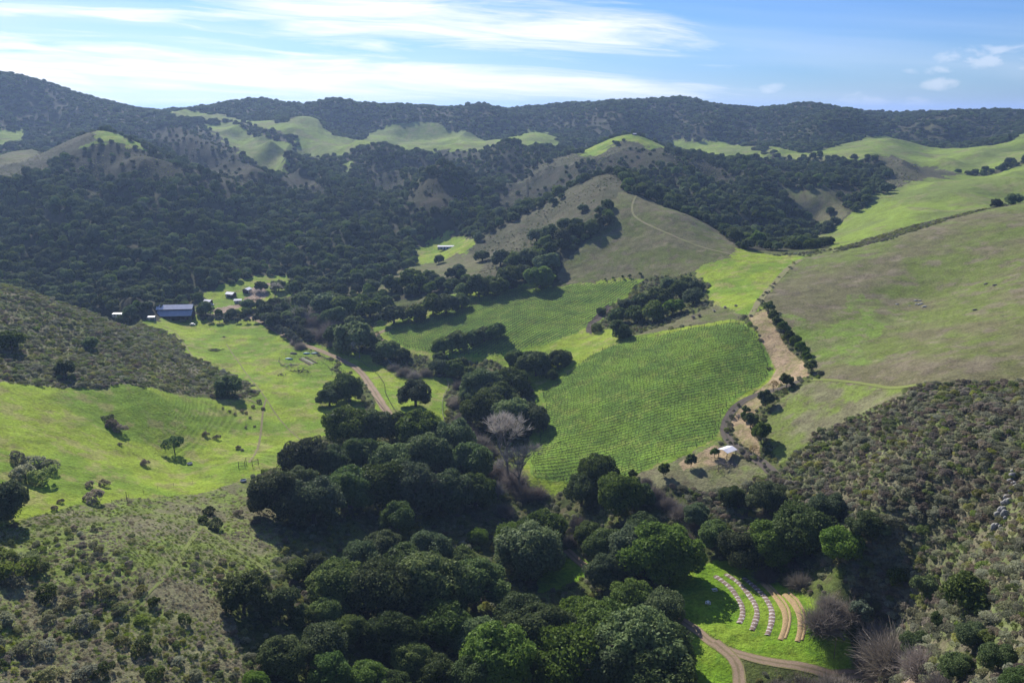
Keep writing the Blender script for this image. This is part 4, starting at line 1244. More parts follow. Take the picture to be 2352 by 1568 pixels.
# ------------------------------------------------------------------ the masses: woods and brush
def scatter(name, spots, sources, label=None, yaw=True):
    """one object whose points carry copies of plants that stand elsewhere in the scene"""
    pts = np.array([s[:3] for s in spots], np.float32)
    me = bpy.data.meshes.new(name)
    me.vertices.add(len(pts))
    me.vertices.foreach_set('co', pts.ravel())
    for nm, typ, vals in (('size', 'FLOAT', [s[3] for s in spots]), ('high', 'FLOAT', [s[3] * s[4] for s in spots]), ('yaw', 'FLOAT', rng.uniform(0, 6.28, len(spots))),
                          ('which', 'INT', [s[5] for s in spots])):
        a = me.attributes.new(nm, typ, 'POINT')
        a.data.foreach_set('value', np.asarray(vals, np.int32 if typ == 'INT' else np.float32))
    me.update()
    o = obj(name, me)
    g = bpy.data.node_groups.new(name, 'GeometryNodeTree')
    g.interface.new_socket('Geometry', in_out='INPUT', socket_type='NodeSocketGeometry')
    g.interface.new_socket('Geometry', in_out='OUTPUT', socket_type='NodeSocketGeometry')
    gi, gout = g.nodes.new('NodeGroupInput'), g.nodes.new('NodeGroupOutput')
    inst = g.nodes.new('GeometryNodeInstanceOnPoints')
    inst.inputs['Pick Instance'].default_value = True
    join = g.nodes.new('GeometryNodeJoinGeometry')
    for s in sources:
        oi = g.nodes.new('GeometryNodeObjectInfo')
        oi.inputs['Object'].default_value = s
        oi.inputs['As Instance'].default_value = True
        oi.transform_space = 'ORIGINAL'
        g.links.new(oi.outputs['Geometry'], join.inputs[0])

    def named(nm, typ):
        nd = g.nodes.new('GeometryNodeInputNamedAttribute')
        nd.data_type = typ
        nd.inputs['Name'].default_value = nm
        return nd.outputs['Attribute']
    rot, scl = g.nodes.new('ShaderNodeCombineXYZ'), g.nodes.new('ShaderNodeCombineXYZ')
    g.links.new(named('yaw', 'FLOAT'), rot.inputs[2])
    sz = named('size', 'FLOAT')
    g.links.new(sz, scl.inputs[0])
    g.links.new(sz, scl.inputs[1])
    g.links.new(named('high', 'FLOAT'), scl.inputs[2])
    g.links.new(gi.outputs[0], inst.inputs['Points'])
    g.links.new(join.outputs[0], inst.inputs['Instance'])
    g.links.new(named('which', 'INT'), inst.inputs['Instance Index'])
    e2r = g.nodes.new('FunctionNodeEulerToRotation')
    g.links.new(rot.outputs[0], e2r.inputs[0])
    g.links.new(e2r.outputs[0], inst.inputs['Rotation'])
    g.links.new(scl.outputs[0], inst.inputs['Scale'])
    g.links.new(inst.outputs[0], gout.inputs[0])
    md = o.modifiers.new('plants', 'NODES')
    md.node_group = g
    tag(o, label, kind='stuff')
    return o


ROADS = [(560, 712), (575, 728), (612, 745), (650, 768), (690, 788), (730, 803), (790, 830), (830, 857), (858, 896), (880, 932), (905, 968), (1300, 1262), (1345, 1300), (1430, 1350), (1520, 1395), (1590, 1440),
         (1640, 1478), (1700, 1502), (1790, 1522), (1900, 1547), (2000, 1561), (1672, 1500), (1694, 1530), (1700, 1585)]
ROADP = []
for a, b in list(zip(ROADS[:10], ROADS[1:11])) + list(zip(ROADS[11:20], ROADS[12:21])) + list(zip(ROADS[21:23], ROADS[22:24])):
    for t_ in np.linspace(0, 1, 6):
        ROADP.append(at(a[0] + (b[0] - a[0]) * t_, a[1] + (b[1] - a[1]) * t_, 130)[:2])
ROADP = np.array(ROADP)


def spread(n_try, y0, y1, a0, a1, gap, want, lim, dens=None, rag=1.0):
    """points on the ground of the wanted cover classes, kept apart by gap(y)"""
    yv = np.sqrt(rng.uniform(y0 ** 2, y1 ** 2, n_try))
    xv = rng.uniform(a0, a1, n_try) * yv
    c = cover(xv, yv, rag)
    ok = np.isin(c, want)
    if dens is not None:
        ok &= rng.uniform(size=n_try) < dens(xv, yv)
    xv, yv, c = xv[ok], yv[ok], c[ok]
    if GROVE in want:
        far_ = ((xv[:, None] - ROADP[:, 0]) ** 2 + (yv[:, None] - ROADP[:, 1]) ** 2).min(1) > 4.2 ** 2
        xv, yv, c = xv[far_], yv[far_], c[far_]
    cell = gap
    taken, keep = {}, []
    for i in range(len(xv)):
        k = (int(xv[i] // cell), int(yv[i] // cell))
        bad = False
        for dx in (-1, 0, 1):
            for dy in (-1, 0, 1):
                for j in taken.get((k[0] + dx, k[1] + dy), ()):
                    if (xv[i] - xv[j]) ** 2 + (yv[i] - yv[j]) ** 2 < gap * gap:
                        bad = True
                        break
                if bad:
                    break
            if bad:
                break
        if not bad:
            taken.setdefault(k, []).append(i)
            keep.append(i)
            if len(keep) >= lim:
                break
    keep = np.array(keep, int)
    return xv[keep], yv[keep], ground(xv[keep], yv[keep]), c[keep]


def crowns_named(meshes, child):
    res = []
    for m_ in meshes:
        for o in COL.objects:
            if o.type == 'MESH' and o.data == m_ and o.name.split('.')[0] == child:
                res.append(o)
                break
    return res


# woods of the valley: nearest trees are things of their own, the rest one mass
xs, ys, zs, _ = spread(70000, 560, 1420, -.74, .74, 7.0, (FOREST,), 14000, lambda x, y: np.clip(.55 + 1.6 * (fbm(x, y, 60, 3, 171) - .38), .30, 1))
clear = [at(px_, py_, 480, 960) for px_, py_ in ((370, 738), (397, 738), (425, 736), (281, 728), (349, 734), (531, 681), (568, 671), (479, 698), (547, 695), (1015, 572), (1035, 571))]
cl_ok = np.ones(len(xs), bool)
for c_ in clear:
    cl_ok &= (np.abs(xs - c_.x) > 9) | (ys > c_.y + 14) | (ys < c_.y - 34)
xs, ys, zs = xs[cl_ok], ys[cl_ok], zs[cl_ok]
rad = (3.0 + 4.2 * rng.uniform(size=len(xs)) ** 1.4) * (1 - .2 * sstep(ys, 900, 1400))
order = np.argsort(ys - rad * 18)
vis = [i for i in order if abs(xs[i] / ys[i]) < .64]
n_ind = 90
near = set(int(i) for i in vis[:n_ind])
for i in near:
    plant_at('oak_tree', 'dark oak at the near edge of the dense valley wood behind the ranch', 'oak tree', (xs[i], ys[i], zs[i]), rad[i], random.choice(MD), random.choice(TRK),
             'oaks at the near edge of the valley wood', random.uniform(.9, 1.15), .3)
src = crowns_named(MD, 'crown')
rest = [i for i in range(len(xs)) if i not in near]
x2, y2, z2, _ = spread(40000, 900, 1900, -.74, .45, 9.0, (FARB,), 2500, lambda x, y: np.clip(2.6 * (fbm(x, y, 50, 3, 173) - .42), 0.04, .9))
xs, ys, zs, rad = np.append(xs, x2), np.append(ys, y2), np.append(zs, z2), np.append(rad, rng.uniform(2.0, 4.0, len(x2)))
rest += list(range(len(xs) - len(x2), len(xs)))
scatter('woodland', [(xs[i], ys[i], zs[i] - .6, rad[i], rng.uniform(.85, 1.35), int(rng.integers(len(src)))) for i in rest], src, 'dense dark oak woodland filling the valley floor and slopes')
xs, ys, zs, _ = spread(90000, 1420, 2500, -.74, .74, 7.6, (FOREST,), 20000, lambda x, y: np.clip(.5 + 2.0 * (fbm(x, y, 110, 4, 177) - .40), .25, 1))
scatter('far_woodland', [(xs[i], ys[i], zs[i] - 1.2, 3.5 + 4.2 * rng.uniform() ** 1.5, rng.uniform(.6, 1.0), int(rng.integers(len(src)))) for i in range(len(xs))], src, 'dark woodland covering the long ridge on the skyline')

# brush
shr_src = crowns_named([m_ for k in ('brush_green', 'brush_olive', 'brush_brown', 'brush_grey') for m_ in SHR[k]], 'foliage')


def brush(name, label, area, n_try, gap, lim, want, size, mixw, dens=None, pw=1.0, hi=(.7, 1.3)):
    x_, y_, z_, _ = spread(n_try, area[0], area[1], area[2], area[3], gap, want, lim, dens)
    kinds = []
    clump = fbm(x_, y_, 22, 3, 181)
    for i in range(len(x_)):
        wv = np.array(mixw, float)
        wv[0] *= 1 + 2 * (clump[i] > .55)
        wv[2] *= 1 + 2 * (clump[i] < .42)
        k = rng.choice(4, p=wv / wv.sum())
        cand = [j for j, s in enumerate(shr_src) if s.data.materials[0] == M[('brush_green', 'brush_olive', 'brush_brown', 'brush_grey')[k]]]
        kinds.append(int(rng.choice(cand)) if cand else 0)
    scatter(name, [(x_[i], y_[i], z_[i] - .12, float((size[0] + (size[1] - size[0]) * rng.uniform() ** pw) * (.7 + .6 * clump[i])), rng.uniform(*hi), kinds[i]) for i in range(len(x_))], shr_src, label)


brush('chaparral', 'olive and brown chaparral covering the near right-hand slope', (110, 385, .12, .78), 130000, 1.15, 21000, (BRUSH,), (.6, 2.5), (.38, .42, .06, .20), pw=2.0, hi=(.5, .95))
brush('crest_brush', 'dark brush strip along the crest of the right-hand hill', (560, 680, .36, .66), 20000, 1.3, 1500, (BRUSH,), (.6, 1.6), (.4, .1, .3, .2))
brush('brushland', 'grey-purple brush covering the hill above the pasture', (320, 600, -.78, -.1), 90000, 1.5, 15000, (BRUSH,), (.6, 2.2), (.26, .12, .24, .38), pw=1.8, hi=(.5, 1.0))
brush('scrub', 'low brown and green scrub scattered over the near left slope', (110, 300, -.78, -.15), 60000, 2.1, 2600, (SCRUB,), (.35, 1.7), (.25, .25, .25, .25),
      lambda x, y: np.clip((235 - y + 25 * (x / y + .35)) / 90, .0, .8) * (fbm(x, y, 12, 3, 191) > .50 - .13 * np.clip((205 - y) / 45, 0, 1)), pw=2.2)
tus = []
for (px, py, rr_, k_) in ((330, 1250, 1.1, 'tan'), (140, 1440, 1.2, 'tan'), (250, 1390, 1.0, 'green'), (400, 1330, .9, 'green')):
    p_ = at(px, py)
    o_ = thing('grass_tussock', {330: 'pale dry grass tussock high on the near slope', 140: 'big pale dry tussock low on the near slope', 250: 'green grass tussock among brown scrub',
                                 400: 'green grass tussock beside the faint track on the near slope'}[px], 'grass tussock', p_)
    o_.scale = (rr_,) * 3
    tus.append(obj('blades', TUS[k_][0 if px in (330, 250) else 1], None, o_))
x_, y_, z_, _ = spread(150000, 110, 345, -.78, -.12, .75, (SCRUB,), 42000, lambda x, y: np.clip(.25 + 1.5 * (fbm(x, y, 9, 3, 221) - .35), .05, 1) * np.clip((300 - y) / 110, .08, 1))
gr = fbm(x_, y_, 18, 3, 231) + rng.normal(size=len(x_)) * .1 > .52
scatter('tussocks', [(x_[i], y_[i], z_[i] - .05, float(rng.uniform(.35, 1.0)), rng.uniform(.25, .75), int((2 if gr[i] else 0) + rng.integers(2))) for i in range(len(x_))],
        sorted(tus, key=lambda o: ('green' in o.data.materials[0].name, o.name)), 'dry and green grass tussocks covering the near left slope')
brush('undergrowth', 'dark undergrowth on the floor of the near wood and creek', (140, 620, -.4, .45), 50000, 2.4, 6000, (GROVE,), (.7, 1.7), (.5, .1, .25, .15))
brush('hill_brush', 'fine grey brush speckling the central hill and far spurs', (560, 1400, -.7, .5), 120000, 2.6, 16000, (GREYB, FARB), (.6, 1.5), (.3, .1, .2, .4),
      lambda x, y: np.clip((fbm(x, y, 60, 3, 201) - .35) * 2.2, .05, 1), pw=1.5, hi=(.5, 1.0))



# ------------------------------------------------------------------ roads and tracks
def smooth_line(pts, step=2.0):
    pts = [np.array(p[:2], float) for p in pts]
    P_ = [pts[0]] + pts + [pts[-1]]
    out = []
    for i in range(1, len(P_) - 2):
        a, b, c, d = P_[i - 1], P_[i], P_[i + 1], P_[i + 2]
        m_ = max(2, int(np.linalg.norm(c - b) / step))
        for k in range(m_):
            t = k / m_
            out.append(.5 * (2 * b + (c - a) * t + (2 * a - 5 * b + 4 * c - d) * t * t + (3 * b - a - 3 * c + d) * t ** 3))
    out.append(pts[-1])
    return np.array(out)


def strip(name, line, width, mat, lift=.10, across=6, crown=0.0, wob=.15, seed=3):
    L_ = smooth_line(line)
    d = np.gradient(L_, axis=0)
    d /= np.linalg.norm(d, axis=1, keepdims=True) + 1e-9
    nrm = np.stack([-d[:, 1], d[:, 0]], 1)
    wl = width * (1 + wob * (2 * fbm(L_[:, 0], L_[:, 1], 6, 3, seed) - 1))
    V_ = []
    for j in range(across + 1):
        t = j / across - .5
        q_ = L_ + nrm * (t * wl)[:, None]
        z = ground(q_[:, 0], q_[:, 1]) + lift + crown * (1 - (2 * t) ** 2)
        V_.append(np.stack([q_[:, 0], q_[:, 1], z], 1))
    V_ = np.stack(V_, 1).reshape(-1, 3)
    nl = len(L_)
    i = np.arange(nl * (across + 1)).reshape(nl, across + 1)
    fc = np.stack([i[:-1, :-1], i[:-1, 1:], i[1:, 1:], i[1:, :-1]], -1).reshape(-1, 4)[:, ::-1]
    me = mesh_np(name, V_, fc)
    seg = np.concatenate([[0], np.cumsum(np.linalg.norm(np.diff(L_, axis=0), axis=1))])
    a = me.attributes.new('along', 'FLOAT', 'POINT')
    a.data.foreach_set('value', np.repeat(seg, across + 1).astype(np.float32))
    a = me.attributes.new('cross', 'FLOAT', 'POINT')
    a.data.foreach_set('value', np.tile(np.linspace(-1, 1, across + 1), nl).astype(np.float32))
    return obj(name, me, mat, smooth=True)


def spots_at(l, y0=90, y1=3200):
    return [at(x, y, y0, y1) for x, y in l]


tag(strip('ranch_road', spots_at([(560, 712), (575, 728), (612, 745), (650, 768), (690, 788), (730, 803), (790, 830), (830, 857), (858, 896), (880, 932), (905, 968), (925, 1000)], 300), 5.0, M['dirt']), kind='structure')
tag(strip('lower_road', spots_at([(1300, 1262), (1345, 1300), (1430, 1350), (1520, 1395), (1590, 1440), (1640, 1478), (1700, 1502), (1790, 1522), (1900, 1547), (2000, 1561), (2120, 1580)], 130), 3.6, M['dirt']), kind='structure')
tag(strip('side_road', spots_at([(1640, 1474), (1672, 1500), (1694, 1530), (1700, 1590)], 130), 4.0, M['dirt'], .14), kind='structure')
tag(strip('vineyard_road', spots_at([(1842, 872), (1790, 893), (1735, 908), (1695, 930), (1672, 958), (1664, 985), (1674, 1010), (1700, 1032), (1745, 1060), (1785, 1095)], 250, 480), 4.2, M['dark_dirt']), kind='structure')
tag(strip('hill_track', spots_at([(1462, 449), (1452, 475), (1462, 500), (1520, 530), (1600, 564), (1690, 586)], 540, 860), 1.9, M['track'], .15), kind='structure')
tag(strip('saddle_track', spots_at([(1722, 728), (1745, 690), (1775, 655), (1815, 612), (1840, 596)], 400, 640), 4.0, M['track'], .12), kind='structure')
tag(strip('cattle_path', spots_at([(612, 915), (604, 945), (600, 985), (592, 1030), (572, 1062)], 250, 500), 1.1, M['cattle'], .12), kind='structure')
tag(strip('cattle_path', spots_at([(405, 765), (440, 815), (470, 862), (540, 905), (600, 930)], 330, 640), .9, M['cattle'], .12), kind='structure')
tag(strip('cattle_path', spots_at([(690, 1010), (640, 960), (600, 900), (560, 850), (520, 790)], 260, 640), .7, M['cattle'], .12), kind='structure')
tag(strip('grass_path', spots_at([(440, 1185), (490, 1225), (545, 1262), (600, 1300), (625, 1320)], 180, 330), 1.7, M['path'], .13, wob=.5), kind='structure')
tag(strip('grass_path', spots_at([(470, 1200), (428, 1255), (392, 1310), (330, 1372), (250, 1420)], 160, 330), 1.3, M['path'], .12, wob=.6), kind='structure')
tag(strip('grass_path', spots_at([(1862, 872), (1960, 878), (2080, 888), (2180, 884), (2300, 878)], 230, 420), 1.8, M['path'], .14, wob=.5), kind='structure')
tag(strip('far_track', spots_at([(880, 782), (860, 772), (885, 758)], 400, 640), 4.0, M['dirt'], .12), kind='structure')


# ------------------------------------------------------------------ vineyards: every row is a thing
def vine_rows(cid, k_area, a, b, spacing, label, group, y0, y1, vine_step, th=1.0):
    poly = np.array([at(px, py, AREAS[k_area][2], AREAS[k_area][3])[:2] for px, py in AREAS[k_area][1]])
    pa, pb = np.array(at(*a, y0, y1)[:2]), np.array(at(*b, y0, y1)[:2])
    d = (pb - pa) / np.linalg.norm(pb - pa)
    nn = np.array([-d[1], d[0]])
    off = poly @ nn
    r = np.random.default_rng(k_area)
    for s in np.arange(off.min() + 1.5, off.max() - 1, spacing):
        # clip the line against the outline
        ts = []
        for i in range(len(poly)):
            p, q_ = poly[i - 1], poly[i]
            e0, e1 = p @ nn - s, q_ @ nn - s
            if (e0 > 0) != (e1 > 0):
                ts.append((p + (q_ - p) * (e0 / (e0 - e1))) @ d)
        ts.sort()
        for t0, t1 in zip(ts[::2], ts[1::2]):
            t0, t1 = t0 + 1.5, t1 - 1.5
            if t1 - t0 < 6:
                continue
            t = np.arange(t0, t1, vine_step)
            base = t[:, None] * d + s * nn
            base = base + r.normal(size=base.shape) * .07 + d * r.normal(size=(len(t), 1)) * .3
            z = ground(base[:, 0], base[:, 1])
            V_, F_ = [], []

            def boxes(c, hx, hy, hz, dirx):
                """boxes along the row: c centres (n,3), half sizes"""
                k0 = sum(len(v) for v in V_)
                dx = np.append(dirx, 0)
                dy = np.array([-dirx[1], dirx[0], 0])
                up = np.array([0, 0, 1.0])
                cs = []
                for sz in (-1, 1):
                    for sx, sy in ((-1, -1), (1, -1), (1, 1), (-1, 1)):
                        cs.append(c + dx * sx * hx + dy * sy * hy + up * sz * (hz[:, None] if hasattr(hz, '__len__') else hz))
                V_.append(np.stack(cs, 1).reshape(-1, 3))
                fb = np.array([(4, 5, 6, 7), (0, 1, 5, 4), (1, 2, 6, 5), (2, 3, 7, 6), (3, 0, 4, 7)])
                F_.append((fb[None] + (k0 + 8 * np.arange(len(c)))[:, None, None]).reshape(-1, 4))
            # trunks and stakes
            hgt = r.uniform(.55, .8, len(t))
            boxes(np.stack([base[:, 0], base[:, 1], z + hgt * .9], 1), .042, .042, hgt * .9, d)
            # cordon arms between vines
            if len(t) > 1:
                mid_ = (base[:-1] + base[1:]) / 2
                zm = (z[:-1] + z[1:]) / 2
                okc = np.ones(len(mid_), bool)
                boxes(np.stack([mid_[:, 0], mid_[:, 1], zm + .85 + r.normal(size=len(mid_)) * .06], 1)[okc], vine_step * .60, .05 * th, .05 * th, d)
            # canes
            for _ in range(2):
                j = base + d * r.uniform(-.7, .7, (len(t), 1)) + nn * r.normal(size=(len(t), 1)) * .1
                boxes(np.stack([j[:, 0], j[:, 1], z + 1.12], 1), .035, .035, r.uniform(.12, .38, len(t)), d)
            # end posts
            e = np.array([base[0], base[-1]])
            boxes(np.stack([e[:, 0], e[:, 1], ground(e[:, 0], e[:, 1]) + .9], 1), .08, .08, .95, d)
            V2 = np.concatenate(V_)
            o0 = np.array([base[len(base) // 2, 0], base[len(base) // 2, 1], z[len(base) // 2]])
            me = mesh_np('vine_row', V2 - o0, np.concatenate(F_))
            o = obj('vine_row', me, M['vine'])
            o.location = o0
            tag(o, label, 'vine row', group)


ki = [i for i, a in enumerate(AREAS) if a[0] == VINE]
vine_rows(VINE, ki[1], (1320, 985), (1700, 885), 2.5, 'long straight row of leafless dark vines in the large vineyard', 'vine rows of the large vineyard', 280, 520, 1.7)
vine_rows(VINE, ki[0], (1253, 768), (1462, 648), 2.8, 'straight row of leafless vines in the smaller far vineyard', 'vine rows of the smaller vineyard', 440, 680, 2.2, 2.0)


# ------------------------------------------------------------------ fences
post_me = {}


def post_mesh(h, r_):
    k = (h, r_)
    if k not in post_me:
        b = MB()
        b.tube([(0, 0, -.2), (0, 0, h * .6), (0, 0, h)], [r_, r_ * .95, r_ * .85], 6)
        me = bpy.data.meshes.new('post')
        me.from_pydata(b.v, [], b.f)
        post_me[k] = me
    return post_me[k]


def fence(line, label, step=3.2, h=1.35, r_=.09, rails=(.5, .9, 1.25), rail_r=.035, mat='wood', name='fence', y0=120, y1=1200, group=None, cat='fence'):
    L_ = smooth_line(spots_at(line, y0, y1), .5)
    seg = np.concatenate([[0], np.cumsum(np.linalg.norm(np.diff(L_, axis=0), axis=1))])
    t = np.linspace(0, seg[-1], max(2, int(seg[-1] / step) + 1))
    x, y = np.interp(t, seg, L_[:, 0]), np.interp(t, seg, L_[:, 1])
    z = ground(x, y)
    o = thing(name, label, cat, (x[0], y[0], z[0]), 0, group)
    me = post_mesh(h, r_)
    if not me.materials:
        me.materials.append(M[mat])
    for i in range(len(x)):
        p = obj('post', me, None, o)
        p.location = (x[i] - x[0], y[i] - y[0], z[i] - z[0])
        p.rotation_euler = (random.uniform(-.04, .04), random.uniform(-.04, .04), 0)
    b = MB()
    for rh in rails:
        b.tube([(x[i] - x[0], y[i] - y[0], z[i] - z[0] + rh) for i in range(len(x))], rail_r, 4, cap=False)
    b.build('rail', M[mat], o)
    return o


fence([(705, 806), (745, 826), (775, 842), (800, 862), (818, 880)], 'wooden post fence on the pasture side of the dirt road, upper part')
fence([(850, 905), (868, 925), (888, 952)], 'wooden post fence on the pasture side of the dirt road, lower part by the oaks')
fence([(752, 800), (812, 822), (850, 846), (880, 878), (886, 905), (905, 940), (930, 975)], 'wooden post fence on the creek side of the dirt road')
fence([(862, 828), (890, 842)], 'thin wire fence near the bare roadside tree', 3.0, 1.2, .06, (.6, 1.1), .02)
fence([(890, 828), (912, 850)], 'white painted rail fence at the edge of the creek thicket', 3.5, 1.3, .10, (.7, 1.2), .10, 'white_paint')
fence([(1026, 872), (1030, 888), (1018, 915), (1016, 945), (1022, 972)], 'pale rail fence between the lone oak and the creek', 3.0, 1.2, .08, (.6, 1.1), .06, 'wood_pale')
fence([(1450, 782), (1520, 764), (1600, 748), (1690, 734), (1715, 722)], 'dark wire fence along the top of the large vineyard', 4.5, 1.5, .08, (.6, 1.0, 1.4), .03)
fence([(1728, 716), (1740, 712), (1752, 708)], 'short wooden fence beside the gap at the saddle track', 2.5, 1.4, .10, (.6, 1.2), .05)
fence([(640, 832), (660, 848), (690, 860), (730, 866), (762, 862), (756, 846), (735, 830), (700, 822), (668, 816), (645, 820), (640, 832)], 'low wooden fence ringing the vegetable garden', 3.0, 1.2, .08, (.5, 1.0), .035)
fence([(170, 1180), (293, 1142), (400, 1115), (530, 1082)], 'sagging wire fence along the foot of the green slope', 9.0, 1.3, .05, (.9,), .018, group=None)
fence([(966, 575), (1000, 572), (1040, 568)], 'wire fence running to the white roofed shed', 6.0, 1.4, .09, (1.2,), .03, y0=700)
fence([(1290, 872), (1350, 826), (1430, 786)], 'line of end stakes along the upper left side of the large vineyard', 2.6, 1.7, .06, (1.2,), .015, cat='fence')


# gate frame in the pasture
def gate(px, py):
    p = at(px, py)
    o = thing('livestock_gate', 'open wooden gate frame of tall posts standing in the grass', 'gate', p, .25)
    k = mpp(p)
    xs_ = (-14 * k, 0, 1.5 * k, 16 * k, 29 * k)
    b = MB()
    for i, x in enumerate(xs_):
        q_ = obj('post', post_mesh(2.9, .14), M['wood'], o)
        q_.location = (x, (0, 0, 3.0, 0, 1.0)[i], 0)
    b.box((-7 * k, 0, 1.9), (14 * k, .12, .16))
    b.box((-7 * k, 0, .8), (14 * k, .12, .14))
    b.box((22.5 * k, .5, 2.2), (13.2 * k, .12, .16), math.atan2(1.0, 13 * k))
    b.box((22.5 * k, .5, .6), (13.2 * k, .12, .14), math.atan2(1.0, 13 * k))
    b.build('rail', M['wood'], o)


gate(563, 1072)


def trough(px, py, label, R_=1.2):
    p = at(px, py)
    o = thing('water_trough', label, 'trough', p)
    b = MB()
    n_ = 18
    ring = lambda r_, z: [(r_ * math.cos(2 * math.pi * i / n_), r_ * math.sin(2 * math.pi * i / n_), z) for i in range(n_)]
    vs = ring(R_, -.1) + ring(R_ * 1.03, .72) + ring(R_ * .9, .74) + ring(R_ * .88, .45)
    fs = [(k * n_ + i, k * n_ + (i + 1) % n_, (k + 1) * n_ + (i + 1) % n_, (k + 1) * n_ + i) for k in range(3) for i in range(n_)]
    b.add(vs, fs)
    b.build('tank', M['steel'], o)
    b = MB()
    b.add(ring(R_ * .885, .55), [tuple(range(n_))])
    b.build('water', M['water'], o)


trough(559, 1105, 'round steel water trough in the grass below the gate frame', 1.25)
trough(436, 1066, 'round steel water trough in the shadow of the thin oak', 1.15)


def pole(px, py, h, label, arm=False):
    p = at(px, py)
    o = thing('pole', label, 'pole', p)
    q_ = obj('shaft', post_mesh(h, .11), M['wood'], o)
    if arm:
        b = MB()
        b.box((0, 0, h - .3), (1.4, .1, .12))
        b.build('crossbar', M['wood'], o)


pole(1915, 1512, 7.0, 'bare wooden pole at the edge of the lower dirt road')
pole(2080, 1545, 4.2, 'short wooden pole beside the bare thicket and road')
pole(292, 1150, 3.6, 'lone wooden post standing in the fence line on the slope')
pole(1650, 1082, 4.5, 'slim post with crossbar among the small trees below the vineyard', True)
pole(1816, 1062, 3.0, 'wooden post beside the road next to the pavilion')


# ------------------------------------------------------------------ buildings
def gable(o, L_, W_, eave, rise, over=.4, roof='metal_roof', wall='brown_wall', wins=2, door=True, z0=0.0):
    """walls, two roof slopes, windows and a door in the front (-y) wall"""
    b = MB()
    h = eave
    vs = [(-L_ / 2, -W_ / 2, z0 - .6), (L_ / 2, -W_ / 2, z0 - .6), (L_ / 2, W_ / 2, z0 - .6), (-L_ / 2, W_ / 2, z0 - .6),
          (-L_ / 2, -W_ / 2, h), (L_ / 2, -W_ / 2, h), (L_ / 2, W_ / 2, h), (-L_ / 2, W_ / 2, h), (-L_ / 2, 0, h + rise), (L_ / 2, 0, h + rise)]
    b.add(vs, [(0, 1, 5, 4), (1, 2, 6, 9, 5), (2, 3, 7, 6), (3, 0, 4, 8, 7)])
    b.build('wall', M[wall], o)
    b = MB()
    k = rise / (W_ / 2)
    x0, x1 = -L_ / 2 - over, L_ / 2 + over
    e = W_ / 2 + over
    zt, ze = h + rise + .12, h - over * k + .12
    b.slab([(x0, -e, ze), (x1, -e, ze), (x1, 0, zt), (x0, 0, zt)], .1)
    b.slab([(x1, e, ze), (x0, e, ze), (x0, 0, zt), (x1, 0, zt)], .1)
    b.build('roof', M[roof], o)
    for i in range(wins):
        x = (i + 1) / (wins + 1) * L_ - L_ / 2 + (.7 if door else 0)
        b = MB()
        b.box((x, -W_ / 2 - .03, h * .6), (1.2, .08, 1.1))
        f = b.build('window', M['trim'], o)
        b = MB()
        b.box((x, -W_ / 2 - .08, h * .6), (.95, .03, .85))
        b.build('pane', M['glass'], f)
    if door:
        b = MB()
        b.box((-L_ / 2 + 1.1, -W_ / 2 - .04, 1.0), (.95, .08, 2.0))
        b.build('door', M['trim'], o)


# the long barn
cen = at(397, 738, 540, 700)
Lb = 77 * mpp(cen)
barn = thing('barn', 'long open barn with two-tiered grey metal roof at the head of the pasture', 'barn', (cen.x, cen.y + 4.4, ground(cen.x, cen.y)), .10)
b = MB()
b.box((0, 9.0, 3.8), (Lb, .25, 9.6))
b.box((-Lb / 2 + .15, 5.0, 3.8), (.25, 7.8, 9.6))
b.box((Lb / 2 - .15, 5.0, 3.8), (.25, 7.8, 9.6))
b.box((0, 1.2, 7.6), (Lb - .6, .2, 1.9))
b.build('wall', M['dark_wall'], barn)
b = MB()
b.slab([(-Lb / 2 - .9, .3, 8.5), (Lb / 2 + .6, .3, 8.5), (Lb / 2 + .6, 5.2, 11.2), (-Lb / 2 - .9, 5.2, 11.2)], .12)
b.slab([(Lb / 2 + .6, 10.0, 8.5), (-Lb / 2 - .9, 10.0, 8.5), (-Lb / 2 - .9, 5.2, 11.2), (Lb / 2 + .6, 5.2, 11.2)], .12)
b.build('roof', M['metal_roof'], barn)
b = MB()
b.slab([(-Lb / 2 + .4, -4.8, 4.3), (Lb / 2 + .9, -4.8, 4.3), (Lb / 2 + .9, .95, 7.6), (-Lb / 2 + .4, .95, 7.6)], .12)
b.build('lean_to_roof', M['metal_low'], barn)
for i in range(8):
    b = MB()
    b.box((-Lb / 2 + .8 + i * (Lb - 1.2) / 7, -4.3, 1.8), (.25, .25, 5.2))
    b.build('post', M['wood'], barn)
for i in range(4):
    b = MB()
    b.box((-Lb / 2 + 3 + i * Lb / 4.3, 1.0, 1.3), (3.2, .1, 2.9))
    b.build('door', M['brown_wall'], barn)


def cabin(px, py, w_px, label, rz, deep=.8, roof='metal_roof', wall='brown_wall', y0=500, y1=800, eave=2.8, name='cabin'):
    p = at(px, py, y0, y1)
    L_ = w_px * mpp(p) * .88
    o = thing(name, label, 'cabin', p, rz)
    gable(o, L_, L_ * deep, eave, L_ * deep * .22, .5, roof, wall)
    return o


cabin(531, 681, 21, 'brown cabin with pale gable roof on the lawn behind the barn yard', -.35)
cabin(568, 671, 19, 'farthest dark cabin with shallow white gable roof at the wood edge', 1.35)
cabin(479, 698, 17, 'cabin half hidden by trees left of the lawn', -.2)
cabin(547, 695, 17, 'low cabin with white roof behind the yellow-leaved bare tree', .2, .7, 'white_roof', 'grey_wall', eave=2.4)

